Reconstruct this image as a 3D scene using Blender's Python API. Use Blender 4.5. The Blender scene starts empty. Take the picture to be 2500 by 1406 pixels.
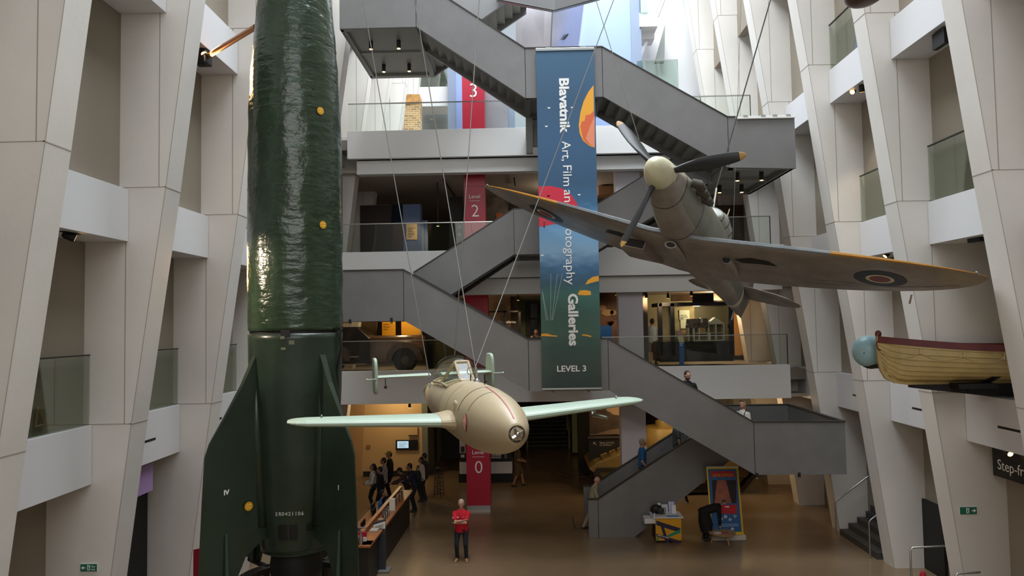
import bpy, bmesh, math, random
from mathutils import Vector, Matrix, Euler, Quaternion
random.seed(7)
PI = math.pi
scene = bpy.context.scene
COL = scene.collection

# ------------------------------------------------------------------ camera
FPX, IW, IH = 1800.0, 2500, 1406
EYE = Vector((0, 0, 6.4))
PITCH, ROLL, YAW = .048, -.0168, -.0183
_F = Vector((math.sin(YAW)*math.cos(PITCH), math.cos(YAW)*math.cos(PITCH), math.sin(PITCH)))
_R = Vector((math.cos(YAW), -math.sin(YAW), 0))
_U = _R.cross(_F)
CR = math.cos(ROLL)*_R + math.sin(ROLL)*_U
CU = -math.sin(ROLL)*_R + math.cos(ROLL)*_U
cam_data = bpy.data.cameras.new('camera')
cam_data.sensor_width = 36
cam_data.lens = 36*FPX/IW
cam_data.clip_end = 300
cam = bpy.data.objects.new('camera', cam_data)
COL.objects.link(cam)
cam.matrix_world = Matrix((
    (CR.x, CU.x, -_F.x, EYE.x), (CR.y, CU.y, -_F.y, EYE.y), (CR.z, CU.z, -_F.z, EYE.z), (0, 0, 0, 1)))
scene.camera = cam

def at(px, py, Y):
    """real place seen at a photo pixel, at distance Y into the hall"""
    d = CR*((px-IW/2)/FPX) + CU*((IH/2-py)/FPX) + _F
    return EYE + d*(Y/d.y)
def atz(px, py, z):
    d = CR*((px-IW/2)/FPX) + CU*((IH/2-py)/FPX) + _F
    return EYE + d*((z-EYE.z)/d.z)
def atx(px, py, x):
    d = CR*((px-IW/2)/FPX) + CU*((IH/2-py)/FPX) + _F
    return EYE + d*(x/d.x)

# ------------------------------------------------------------------ light and exposure
def lin(h):
    h = h.lstrip('#')
    o = []
    for i in (0, 2, 4):
        c = int(h[i:i+2], 16)/255
        o.append(c/12.92 if c <= .04045 else ((c+.055)/1.055)**2.4)
    return (*o, 1)
world = bpy.data.worlds.new('overcast_sky')
scene.world = world
world.use_nodes = True
world.node_tree.nodes['Background'].inputs[0].default_value = (.78, .90, 1.0, 1)
world.node_tree.nodes['Background'].inputs[1].default_value = .55
scene.view_settings.view_transform = 'Standard'
scene.view_settings.look = 'None'
scene.view_settings.exposure = 0.25
scene.view_settings.gamma = 1
scene.view_settings.use_curve_mapping = False
def area_light(name, loc, target, sx, sy, power, color):
    l = bpy.data.lights.new(name, 'AREA')
    l.shape = 'RECTANGLE'; l.size = sx; l.size_y = sy; l.energy = power; l.color = color
    o = bpy.data.objects.new(name, l); COL.objects.link(o)
    o.location = loc
    o.rotation_euler = (Vector(target)-Vector(loc)).to_track_quat('-Z', 'Y').to_euler()
    return o
# daylight through the glazed roof of the hall, and down onto the top level
area_light('roof_daylight', (.9, 18.5, 27), (.9, 18.5, 0), 11, 23, 8200, (.88, .95, 1))
area_light('upper_level_daylight', (.9, 35, 22), (.9, 35, 0), 14, 14, 1300, (.88, .95, 1))
area_light('front_fill_light', (.9, -5.4, 15), (.9, 24, 12.5), 14, 9, 800, (1, .97, .94))  # added unseen fill from behind the camera, lifting the front faces
def spot(name, loc, target, power, color, size=50, blend=.5, radius=.06):
    l = bpy.data.lights.new(name, 'SPOT')
    l.energy = power; l.color = color; l.spot_size = math.radians(size); l.spot_blend = blend
    l.shadow_soft_size = radius
    o = bpy.data.objects.new(name, l); COL.objects.link(o)
    o.location = loc
    o.rotation_euler = (Vector(target)-Vector(loc)).to_track_quat('-Z', 'Y').to_euler()
    return o
def bulb(name, loc, power, color, radius=.15):
    l = bpy.data.lights.new(name, 'POINT')
    l.energy = power; l.color = color; l.shadow_soft_size = radius
    o = bpy.data.objects.new(name, l); COL.objects.link(o); o.location = loc
    return o
WARM = (1, .72, .42)
WARM2 = (1, .80, .58)

# ------------------------------------------------------------------ materials
MATS = {}
def mat(name, col, rough=.5, metal=0, var=0, vscale=3, bump=0, bscale=20, stretch=(1, 1, 1), emit=0, coat=0, spec=.5, var2=None):
    if name in MATS: return MATS[name]
    m = bpy.data.materials.new(name); MATS[name] = m
    m.use_nodes = True
    nt = m.node_tree; b = nt.nodes['Principled BSDF']
    c = lin(col)
    b.inputs['Base Color'].default_value = c
    b.inputs['Roughness'].default_value = rough
    b.inputs['Metallic'].default_value = metal
    b.inputs['Specular IOR Level'].default_value = spec
    if coat:
        b.inputs['Coat Weight'].default_value = coat; b.inputs['Coat Roughness'].default_value = .08
    if emit:
        b.inputs['Emission Color'].default_value = c; b.inputs['Emission Strength'].default_value = emit
    def coords(s):
        tc = nt.nodes.new('ShaderNodeTexCoord'); mp = nt.nodes.new('ShaderNodeMapping')
        mp.inputs['Scale'].default_value = [s*k for k in stretch]
        nt.links.new(tc.outputs['Object'], mp.inputs['Vector'])
        return mp.outputs[0]
    if var:
        n = nt.nodes.new('ShaderNodeTexNoise'); n.inputs['Scale'].default_value = 1
        n.inputs['Detail'].default_value = 5; n.inputs['Roughness'].default_value = .6
        nt.links.new(coords(vscale), n.inputs['Vector'])
        r = nt.nodes.new('ShaderNodeValToRGB')
        c2 = lin(var2) if var2 else None
        r.color_ramp.elements[0].position = .32; r.color_ramp.elements[1].position = .68
        r.color_ramp.elements[0].color = c2 if c2 else (*[v*(1-var) for v in c[:3]], 1)
        r.color_ramp.elements[1].color = c if c2 else (*[min(1, v*(1+var)) for v in c[:3]], 1)
        nt.links.new(n.outputs[0], r.inputs[0]); nt.links.new(r.outputs[0], b.inputs['Base Color'])
    if bump:
        n = nt.nodes.new('ShaderNodeTexNoise'); n.inputs['Scale'].default_value = 1; n.inputs['Detail'].default_value = 4
        nt.links.new(coords(bscale), n.inputs['Vector'])
        bm_ = nt.nodes.new('ShaderNodeBump'); bm_.inputs['Strength'].default_value = bump; bm_.inputs['Distance'].default_value = .03
        nt.links.new(n.outputs[0], bm_.inputs['Height']); nt.links.new(bm_.outputs[0], b.inputs['Normal'])
    return m
def glass(name, tint, refl=.12, rough=.0, fk=.35):
    """thin sheet glass: mostly clear, with a mirror coat that grows at grazing angles"""
    if name in MATS: return MATS[name]
    m = bpy.data.materials.new(name); MATS[name] = m; m.use_nodes = True
    nt = m.node_tree; nt.nodes.remove(nt.nodes['Principled BSDF'])
    t = nt.nodes.new('ShaderNodeBsdfTransparent'); t.inputs[0].default_value = lin(tint)
    g = nt.nodes.new('ShaderNodeBsdfGlossy'); g.inputs['Roughness'].default_value = rough
    f = nt.nodes.new('ShaderNodeLayerWeight'); f.inputs[0].default_value = .25
    ad = nt.nodes.new('ShaderNodeMath'); ad.operation = 'MULTIPLY_ADD'; ad.inputs[1].default_value = fk; ad.inputs[2].default_value = refl
    mx = nt.nodes.new('ShaderNodeMixShader')
    nt.links.new(f.outputs['Fresnel'], ad.inputs[0]); nt.links.new(ad.outputs[0], mx.inputs[0])
    nt.links.new(t.outputs[0], mx.inputs[1]); nt.links.new(g.outputs[0], mx.inputs[2])
    nt.links.new(mx.outputs[0], nt.nodes['Material Output'].inputs[0])
    return m
M_WHITE = mat('white_concrete', '#dbd6d0', .7, var=.04, vscale=.7, bump=.06, bscale=14)
M_JOINT = mat('grey_joint', '#a1998d', .8)
M_PANEL = mat('white_panel', '#d9d8da', .45)
M_FASCIA = mat('white_fascia', '#ecebea', .5, var=.015, vscale=.6)
M_STAIR = mat('grey_stair_metal', '#777676', .42, .2, var=.08, vscale=1.3)
M_STAIRD = mat('dark_stair_metal', '#878783', .5, .15)
M_EDGE = mat('dark_metal_edge', '#3d3b39', .45, .4)
M_STEEL = mat('brushed_steel', '#b9bab8', .28, 1)
M_CABLE = mat('steel_cable', '#8d8d8a', .4, .8)
M_BLACK = mat('black_matte', '#0d0c0c', .55)
M_BLACKG = mat('black_gloss', '#0b0b0c', .2)
M_DARK = mat('dark_brown_black', '#1a1614', .6)
M_LAMPON = mat('lit_lamp_face', '#ffc476', .4, emit=5)
M_GLASS = glass('clear_sheet_glass', '#fafdfb', .02)
M_GLASSD = glass('smoked_sheet_glass', '#eef2ec', .03)
M_RED = mat('red_sign_panel', '#b01834', .4)
M_WHITEPAINT = mat('white_paint', '#eeeeec', .5)
M_CEIL = mat('gallery_ceiling', '#b9afa4', .8)
M_FLOOR = mat('polished_brown_floor', '#7d6850', .24, var=.15, vscale=.35, spec=.5)

# ------------------------------------------------------------------ mesh builder
def rotm(axis, a): return Matrix.Rotation(a, 3, axis)
class MB:
    def __init__(s): s.v = []; s.f = []; s.m = []; s.cur = 0
    def add(s, vs, fs):
        o = len(s.v); s.v += [Vector(v) for v in vs]
        s.f += [tuple(i+o for i in f) for f in fs]; s.m += [s.cur]*len(fs)
        return s
    def box(s, c, d, R=None):
        hx, hy, hz = d[0]/2, d[1]/2, d[2]/2
        vs = [Vector((x, y, z)) for x in (-hx, hx) for y in (-hy, hy) for z in (-hz, hz)]
        if R is not None: vs = [R @ v for v in vs]
        c = Vector(c)
        return s.add([v+c for v in vs], [(0, 1, 3, 2), (4, 6, 7, 5), (0, 4, 5, 1), (2, 3, 7, 6), (0, 2, 6, 4), (1, 5, 7, 3)])
    def span(s, a, b):
        return s.box([(a[i]+b[i])/2 for i in range(3)], [abs(b[i]-a[i]) for i in range(3)])
    def prism(s, poly, vec):
        """closed planar polygon (3-D points) swept along vec"""
        n = len(poly); vec = Vector(vec); P = [Vector(p) for p in poly]
        return s.add(P+[p+vec for p in P], [tuple(range(n))[::-1], tuple(range(n, 2*n))]+[(i, (i+1) % n, n+(i+1) % n, n+i) for i in range(n)])
    def rings(s, rs, cap=True, closed=True):
        n = len(rs[0]); vs = [p for r in rs for p in r]; fs = []
        for k in range(len(rs)-1):
            for i in range(n if closed else n-1):
                j = (i+1) % n
                fs.append((k*n+i, k*n+j, (k+1)*n+j, (k+1)*n+i))
        if cap:
            fs.append(tuple(range(n))[::-1]); fs.append(tuple((len(rs)-1)*n+i for i in range(n)))
        return s.add(vs, fs)
    def tube(s, pts, r, seg=8, cap=True):
        P = [Vector(p) for p in pts]; n = len(P)
        rr = r if isinstance(r, (list, tuple)) else [r]*n
        rs = []; up = None
        for i in range(n):
            t = (P[min(i+1, n-1)]-P[max(i-1, 0)])
            if t.length < 1e-9: t = Vector((0, 0, 1))
            t.normalize()
            if up is None:
                up = Vector((0, 0, 1)) if abs(t.z) < .9 else Vector((0, 1, 0))
            a = t.cross(up)
            if a.length < 1e-6: a = t.orthogonal()
            a.normalize(); b = a.cross(t); up = b
            rs.append([P[i]+rr[i]*(math.cos(2*PI*k/seg)*a+math.sin(2*PI*k/seg)*b) for k in range(seg)])
        return s.rings(rs, cap)
    def lathe(s, prof, c=(0, 0, 0), seg=24, R=None, cap=True):
        """profile of (radius, height) turned around z"""
        c = Vector(c); rs = []
        for r, z in prof:
            ring = [Vector((r*math.cos(2*PI*k/seg), r*math.sin(2*PI*k/seg), z)) for k in range(seg)]
            rs.append([(R @ v if R is not None else v)+c for v in ring])
        return s.rings(rs, cap)
    def ball(s, c, r, seg=12, rng=8, R=None):
        if not isinstance(r, (list, tuple)): r = (r, r, r)
        c = Vector(c); vs = []; fs = []
        for i in range(1, rng):
            th = PI*i/rng
            for k in range(seg):
                v = Vector((r[0]*math.sin(th)*math.cos(2*PI*k/seg), r[1]*math.sin(th)*math.sin(2*PI*k/seg), r[2]*math.cos(th)))
                vs.append((R @ v if R is not None else v)+c)
        t = Vector((0, 0, r[2])); b = -t
        if R is not None: t = R @ t; b = R @ b
        vs += [t+c, b+c]
        for i in range(rng-2):
            for k in range(seg):
                j = (k+1) % seg
                fs.append((i*seg+k, (i+1)*seg+k, (i+1)*seg+j, i*seg+j))
        T = len(vs)-2
        for k in range(seg):
            j = (k+1) % seg
            fs.append((T, k, j)); fs.append((T+1, (rng-2)*seg+j, (rng-2)*seg+k))
        return s.add(vs, fs)
    def capsule(s, p0, p1, r0, r1, seg=10):
        p0 = Vector(p0); p1 = Vector(p1); d = p1-p0; L = d.length
        q = d.to_track_quat('Z', 'Y').to_matrix() if L > 1e-6 else Matrix.Identity(3)
        prof = []
        for i in range(1, 5): a = PI/2*(1-i/4); prof.append((r0*math.cos(a)+1e-5, -r0*math.sin(a)))
        for i in range(0, 4): a = PI/2*i/4; prof.append((r1*math.cos(a)+1e-5, L+r1*math.sin(a)))
        prof = [(1e-4, -r0)]+prof+[(1e-4, L+r1)]
        return s.lathe(prof, p0, seg, q)
    def quad(s, a, b, c, d): return s.add([a, b, c, d], [(0, 1, 2, 3)])
    def build(s, name, mats, parent=None, smooth=False, world=False, bevel=0, angle=40):
        if not isinstance(mats, (list, tuple)): mats = [mats]
        vs = s.v
        if world and parent is not None:
            inv = wmat(parent).inverted(); vs = [inv @ v for v in vs]
        me = bpy.data.meshes.new(name)
        me.from_pydata([tuple(v) for v in vs], [], s.f)
        for m in mats: me.materials.append(m)
        if len(mats) > 1: me.polygons.foreach_set('material_index', s.m)
        bm = bmesh.new(); bm.from_mesh(me)
        bmesh.ops.recalc_face_normals(bm, faces=bm.faces)
        bm.to_mesh(me); bm.free()
        o = bpy.data.objects.new(name, me); COL.objects.link(o)
        if parent is not None: o.parent = parent
        if smooth:
            me.polygons.foreach_set('use_smooth', [True]*len(me.polygons))
            if smooth != 'all': me.set_sharp_from_angle(angle=math.radians(angle))
        if bevel:
            b = o.modifiers.new('bevel', 'BEVEL'); b.width = bevel; b.segments = 2; b.limit_method = 'ANGLE'
        return o
def wmat(o):
    m = Matrix.LocRotScale(o.location, o.rotation_euler, o.scale)
    return wmat(o.parent) @ m if o.parent else m
def tag(o, label, cat, group=None):
    o['label'] = label; o['category'] = cat
    if group: o['group'] = group
    return o
def thing(name, label, cat, loc=(0, 0, 0), rz=0, group=None):
    o = bpy.data.objects.new(name, None); COL.objects.link(o)
    o.empty_display_size = .2
    o.location = loc; o.rotation_euler = (0, 0, rz)
    return tag(o, label, cat, group)
def struct(name, mb, m, **k):
    o = mb.build(name, m, **k); o['kind'] = 'structure'; return o
def copy_tree(o, parent=None):
    c = o.copy(); COL.objects.link(c)
    if parent is not None: c.parent = parent
    for ch in list(o.children): copy_tree(ch, c)
    return c
def text_mesh(txt, size, depth=.004, bold=0, align='LEFT', space=1.0):
    cu = bpy.data.curves.new('lettering_curve', 'FONT')
    cu.body = txt; cu.size = size; cu.extrude = depth/2; cu.offset = bold; cu.align_x = align; cu.align_y = 'BOTTOM_BASELINE'
    cu.space_character = space; cu.resolution_u = 3
    o = bpy.data.objects.new('lettering_tmp', cu); COL.objects.link(o)
    bpy.context.view_layer.update()
    dg = bpy.context.evaluated_depsgraph_get()
    me = bpy.data.meshes.new_from_object(o.evaluated_get(dg))
    bpy.data.objects.remove(o); bpy.data.curves.remove(cu)
    return me
def lettering(txt, size, origin, right, up, m, parent=None, depth=.004, bold=0, align='LEFT', world=True, name='lettering', space=1.0, width=None, label=None):
    """flat raised letters: origin at the left of the base line, running along right"""
    me = text_mesh(txt, size, depth, bold, align, space)
    right = Vector(right).normalized(); up = Vector(up).normalized(); n = right.cross(up)
    k = 1
    if width:
        xs = [v.co.x for v in me.vertices]; k = width/max(1e-6, max(xs)-min(xs))
    A = Matrix(((right.x, up.x, n.x, origin[0]), (right.y, up.y, n.y, origin[1]), (right.z, up.z, n.z, origin[2]), (0, 0, 0, 1)))
    if world and parent is not None: A = wmat(parent).inverted() @ A
    me.transform(A @ Matrix.Diagonal((k, 1, 1, 1)))
    me.materials.clear(); me.materials.append(m); me.name = name
    o = bpy.data.objects.new(name, me); COL.objects.link(o)
    if parent is not None: o.parent = parent
    if label: o['label'] = label
    return o
# ------------------------------------------------------------------ the hall
XC = .889                      # middle of the hall
ZP = [-.02, 4.769, 8.907, 13.08, 17.2, 21.4]
WP = [8.393, 7.777, 7.196, 6.674, 6.1, 5.55]
def half(z):
    for i in range(len(ZP)-1):
        if z <= ZP[i+1]:
            t = (z-ZP[i])/(ZP[i+1]-ZP[i]); return WP[i]+t*(WP[i+1]-WP[i])
    return WP[-1]
def colY(k): return -.274+3.2625*k
DF = 24.8                      # front of the far galleries
struct('floor', MB().span((-14, -6, -.2), (16, 46, 0)), M_FLOOR)
m = MB()
for p in ((1750, 1375), (1330, 1290), (1410, 1262)): pass
ORD = ['first', 'second', 'third', 'fourth', 'fifth', 'sixth', 'seventh', 'eighth']
for sd, side in ((-1, 'left'), (1, 'right')):
    for n, k in enumerate(range(3, 12)):
        y0 = colY(k); W = 3.2
        mb = MB()
        poly = [(XC+sd*w, y0, z) for z, w in zip(ZP, WP)]
        poly += [(XC+sd*11.2, y0, ZP[-1]), (XC+sd*11.2, y0, ZP[0])]
        mb.prism(poly, (0, .56, 0))
        mb.cur = 1
        for i in range(len(ZP)-1):          # panel joints on the broad front face and the narrow hall face
            z = ZP[i]
            if i:
                mb.span((XC+sd*(WP[i]-.003), y0-.003, z-.007), (XC+sd*11, y0+.02, z+.007))
                mb.span((XC+sd*(WP[i]-.004), y0-.003, z-.007), (XC+sd*(WP[i]+.03), y0+.563, z+.007))
            x0 = max(WP[i], WP[min(i+1, 5)]) + (.12 if i else .55)
            if i: mb.span((XC+sd*(x0-.008), y0-.003, ZP[i]), (XC+sd*(x0+.008), y0+.02, ZP[i+1]))
        for i in range(len(ZP)-1):          # the arris
            a = Vector((XC+sd*(WP[i]-.002), y0-.002, ZP[i])); b = Vector((XC+sd*(WP[i+1]-.002), y0-.002, ZP[i+1]))
            mb.tube([a, b], .006, 4)
        where = ['beside the camera, cut by the frame edge', 'after the nearest one', 'midway along the wall', 'past the middle of the wall',
                 'towards the far galleries', 'at the front of the far galleries', 'just behind the gallery fronts', 'deep behind the gallery fronts', 'last and farthest in the top light'][n]
        o = mb.build('leaning_column', [M_WHITE, M_JOINT], smooth=False)
        tag(o, 'white leaning column, %s in the %s wall row, %s' % (['nearest', 'second', 'third', 'fourth', 'fifth', 'sixth', 'seventh', 'eighth', 'ninth'][n], side, where), 'column', 'leaning columns of the side walls')
    # stepped side wall behind the columns, one face for each storey
    SW = [(0, 3.735, 9.25), (4.765, 7.945, 8.62), (8.875, 12.025, 8.02), (12.905, 16.4, 7.42), (16.41, 21.4, 6.8)]
    mb = MB()
    for i, (z0, z1, w) in enumerate(SW):
        if sd > 0 and i == 1:      # open bay where the boat stands
            mb.span((XC+w, -6, z0), (XC+w+.25, colY(4)+.5, z1)); mb.span((XC+w, colY(5)+.05, z0), (XC+w+.25, 46, z1))
            mb.span((XC+12, colY(4)-.5, 3.8), (XC+12.2, colY(5)+1, 8)); mb.span((XC+9.4, colY(4)+.5, 3.9), (XC+12, colY(5)+.1, 4.7))
            mb.span((XC+w+.3, colY(4)+.1, z0), (XC+12, colY(4)+.5, z1)); mb.span((XC+w+.3, colY(5)+.05, z0), (XC+12, colY(5)+.5, z1)); mb.span((XC+8.75, colY(4)+.1, 7.98), (XC+12, colY(5)+.5, 8.1))
        else: mb.span((XC+sd*w, -6, z0), (XC+sd*(w+.25), 46, z1))
    for z0, z1, w, d in ((3.74, 4.76, 8.5, .9), (7.95, 8.87, 7.9, .85), (12.03, 12.9, 7.25, .9)):
        mb.span((XC+sd*w, -6, z0), (XC+sd*(w+d), colY(3)-.02, z1)); mb.span((XC+sd*w, colY(10)+.6, z0), (XC+sd*(w+d), 46, z1))
    o = struct('wall_'+side, mb, mat('side_wall_shade_tone', '#8f8577', .8))  # shade of the recesses is put into this darker base colour
# spandrel boxes between the columns
SPZ = [(3.74, 4.76, 8.46, .9), (7.95, 8.87, 7.85, .85), (12.03, 12.9, 7.2, .9)]
def bay_label(side, k, lev):
    return 'white spandrel panel of the %s wall between the %s and %s columns, %s storey' % (
        side, ORD[k-3], ORD[k-2], ['lower', 'middle', 'upper'][lev])
for sd, side in ((-1, 'left'), (1, 'right')):
    for k in range(3, 10):
        for lev, (z0, z1, w, d) in enumerate(SPZ):
            mb = MB().span((XC+sd*w, colY(k)+.57, z0), (XC+sd*(w+d), colY(k+1)-.01, z1))
            if lev == 0 and k in (4, 5, 6):     # dark slot for the balcony lights
                mb.cur = 1
                mb.span((XC+sd*(w-.004), colY(k)+1.2, z0+.42), (XC+sd*(w+.02), colY(k)+2.2, z0+.47))
            o = mb.build('spandrel_panel', [M_PANEL, M_BLACK], bevel=.004)
            tag(o, bay_label(side, k, lev), 'panel', 'spandrel panels of the side walls')
def bay_glass(sd, k, lev, m=M_GLASSD):
    z0 = SPZ[lev][1]; w = SPZ[lev][2]
    t = thing('glass_balustrade', 'glass balustrade over the %s spandrel of the %s wall between its %s and %s columns' % (
        ['lower', 'middle', 'upper'][lev], 'left' if sd < 0 else 'right', ORD[k-3], ORD[k-2]), 'balustrade', (XC+sd*(w+.05), colY(k)+.6, z0), 0, 'glass balustrades of the side bays')
    MB().span((XC+sd*(w+.04), colY(k)+.6, z0), (XC+sd*(w+.056), colY(k+1)-.03, z0+1.2)).build('glass_pane', m, t, world=True)
    mb = MB().span((XC+sd*(w+.03), colY(k)+.6, z0+1.2), (XC+sd*(w+.066), colY(k+1)-.03, z0+1.225))
    mb.build('top_rail', M_EDGE, t, world=True)
for a in ((-1, 3, 0), (-1, 4, 0), (1, 4, 1), (1, 5, 1), (1, 5, 2), (-1, 5, 0)): bay_glass(*a)
# cap above the walls so daylight comes in only through the roof opening
mb = MB()
mb.span((-12, -6, 21.4), (XC-5.5, 46, 21.7)); mb.span((XC+5.5, -6, 21.4), (14, 46, 21.7))
struct('ceiling', mb, M_CEIL)
struct('wall_back', MB().span((-12, -6.3, 0), (14, -6, 15)), mat('rear_wall', '#cfc8be', .8))

# ------------------------------------------------------------------ far galleries
GX0, GX1 = XC-11, XC+11
mb = MB()
for z in (4.72, 8.6, 12.8): mb.span((GX0, DF+.2, z-.35), (GX1, 40, z))
struct('trim_1', mb, mat('gallery_slab', '#8d857b', .7))
# fascias
def fascia(z0, z1, xa, xb, label):
    o = MB().span((xa, DF, z0), (xb, DF+.18, z1)).build('gallery_fascia', M_FASCIA, bevel=.006)
    tag(o, label, 'fascia', 'white fascias of the far galleries')
fascia(12.1, 13.05, -6.0, 8.04, 'white fascia of the third gallery, behind the top of the tall banner')
fascia(7.95, 8.9, -6.25, 8.7, 'white fascia of the second gallery, behind the middle of the tall banner')
fascia(3.77, 4.88, -6.6, 8.76, 'white fascia of the first gallery, behind the tail of the cream aircraft')
def downstand(z0, z1, xa, xb, label):
    o = MB().span((xa, DF+.32, z0), (xb, DF+.72, z1)).build('edge_beam', M_FASCIA)
    tag(o, label, 'beam', 'recessed beams under the gallery fascias')
downstand(11.62, 12.09, -5.75, 8.0, 'recessed white beam under the third gallery fascia')
downstand(7.4, 7.94, -6.2, 8.7, 'recessed white beam under the second gallery fascia')
mb = MB()
for z in (11.75, 7.5): mb.span((GX0, DF+.7, z), (GX1, 40, z+.1))
mb.span((GX0, DF+.2, 3.8), (GX1, 44, 3.9))
struct('trim_2', mb, M_CEIL)
# glass balustrades of the galleries
def gal_glass(z0, z1, xa, xb, joints, label):
    t = thing('glass_balustrade', label, 'balustrade', ((xa+xb)/2, DF+.1, z0), 0, 'glass balustrades of the far galleries')
    xs = [xa]+joints+[xb]
    for a, b in zip(xs[:-1], xs[1:]):
        MB().span((a+.006, DF+.09, z0), (b-.006, DF+.105, z1-.03)).build('glass_pane', M_GLASS, t, world=True)
    mb = MB().span((xa, DF+.07, z1-.03), (xb, DF+.125, z1))
    mb.build('top_rail', M_STEEL, t, world=True)
    MB().span((xb-.012, DF+.085, z0), (xb+.012, DF+.11, z1)).build('end_post', M_EDGE, t, world=True)
gal_glass(13.05, 14.03, -5.98, 7.75, [-5.75, -1.6, 2.6, 5.2], 'clear glass balustrade along the third gallery, in front of the red 3 sign')
gal_glass(8.9, 9.88, -6.2, 8.28, [-4.6, -.2, 4.2], 'clear glass balustrade along the second gallery, in front of the red 2 sign')
gal_glass(4.88, 5.9, -6.2, 8.72, [-4.72, -.4, 3.0, 6.35], 'clear glass balustrade along the first gallery, in front of the lit display case')
# gallery back and side walls
mb = MB()
mb.span((GX0, 36.5, 7.9), (GX1, 36.7, 12.6)); mb.span((GX0, 35.5, 4.2), (GX1, 35.7, 7.9))
mb.span((GX0, 44, 0), (GX1, 44.2, 4.4))
struct('wall_far', mb, mat('dark_gallery_wall', '#584b42', .8, var=.1, vscale=.7))
# upright white pillar of the galleries, right of the banner
def pillar(x0, x1, z0, z1, Y, label):
    o = MB().span((x0, Y, z0), (x1, Y+.55, z1)).build('square_pillar', mat('lilac_white_paint', '#cfcad2', .55), bevel=.006)
    tag(o, label, 'pillar', 'white square pillars of the far galleries')
xa, xb = at(1511, 800, 25.6).x, at(1571, 800, 25.6).x
pillar(xa, xb, 4.72, 7.5, 25.6, 'white square pillar on the first gallery, right of the banner')
pillar(xa, xb, 0, 3.8, 25.6, 'white square pillar on the ground floor, behind the lowest stair flight')
pillar(xa, xb, 8.6, 11.75, 25.6, 'white square pillar on the second gallery, behind the fighter propeller')
# red level pillars
def red_pillar(num, Y, x0, x1, z0, z1, zt, label, word=True, zline=None, h=.62, dim=''):
    t = thing('level_pillar', label, 'sign', ((x0+x1)/2, Y, z0))
    mb = MB().span((x0, Y, z0+.14), (x1, Y+.6, z1)); mb.build('panel', M_RED, t, world=True, bevel=.005)
    MB().span((x0+.01, Y+.01, z0), (x1-.01, Y+.59, z0+.14)).build('plinth', M_STEEL, t, world=True)
    w = x1-x0
    if zt:
        lettering(num, h*1.36, (x0+w*.52, Y-.006, zt), (1, 0, 0), (0, 0, 1), M_WHITEPAINT, t, align='CENTER', bold=-.012*h)
        lettering('Level', .2, (x0+w*.5, Y-.006, zt+h+.2), (1, 0, 0), (0, 0, 1), M_WHITEPAINT, t, align='CENTER')
        MB().span((x0+w*.26, Y-.006, zt+h+.1), (x1-w*.24, Y-.001, zt+h+.112)).build('rule', M_WHITEPAINT, t, world=True)
        MB().span((x0+.0, Y-.004, zline or zt+h+.62), (x1, Y-.001, (zline or zt+h+.62)+.012)).build('joint', mat('dark_red_joint', '#6e0d20', .5), t, world=True)
    return t
p = at(1140, 1240, 25.75); q = at(1198, 1240, 25.75)
red_pillar('0', 25.75, p.x, q.x, 0, 3.8, at(1165, 1155, 25.75).z, 'red square pillar sign reading Level 0, standing on the ground floor', h=.45)
p = at(1134, 575, 26.0); q = at(1186, 575, 26.0)
red_pillar('2', 26.0, p.x, q.x, 8.6, 11.75, at(1160, 529, 26).z, 'red square pillar sign reading Level 2 behind the second gallery glass', h=.46)
red_pillar('', 26.0, at(1134, 720, 26).x, at(1191, 720, 26).x, 4.72, 7.5, None, 'dark red square pillar on the first gallery, above the sloping stair flight')
p = at(1129, 300, 27); q = at(1183, 300, 27)
red_pillar('3', 27.0, p.x, q.x, 12.95, 16.3, at(1156, 237, 27).z, 'red square pillar sign reading 3 on the top gallery under the stair', h=.55)
# ------------------------------------------------------------------ the zig-zag staircase
YF, YM1, YM2, YB = 20.0, 21.95, 22.3, 24.2
stair = thing('zigzag_staircase', 'grey metal zig-zag staircase with solid balustrades climbing through all levels at the far end', 'staircase', (2, 22, 0))
def panel(poly, y0, y1, name='balustrade', m=None, parent=None, cap=True):
    """solid balustrade panel: outline in x,z swept from y0 to y1; the top edge carries a dark metal capping"""
    mb = MB().prism([(x, y0, z) for x, z in poly], (0, y1-y0, 0))
    o = mb.build(name, m or M_STAIR, parent or stair, world=True)
    return o
def capping(pts, y0, y1):
    for a, b in zip(pts[:-1], pts[1:]):
        mb = MB().prism([(a[0], y0-.02, a[1]), (b[0], y0-.02, b[1]), (b[0], y0-.02, b[1]+.035), (a[0], y0-.02, a[1]+.035)], (0, y1-y0+.04, 0))
        mb.build('handrail', M_EDGE, stair, world=True)
def run(tops, drop, y0, y1, tag_cap=True):
    """tops: (x, z) along the rail; one panel between each pair, a seam gap at the folds"""
    for (xa, za), (xb, zb) in zip(tops[:-1], tops[1:]):
        g = .009
        panel([(xa+g, za), (xb-g, zb), (xb-g, zb-drop), (xa+g, za-drop)], y0, y1)
    for x, z in tops[1:-1]: panel([(x-.02, z-.01), (x+.02, z-.01), (x+.02, z-drop+.02), (x-.02, z-drop+.02)], y0+.03, y1-.03, 'seam_strip', M_EDGE)
    if tag_cap: capping(tops, y0, y1)
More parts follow.
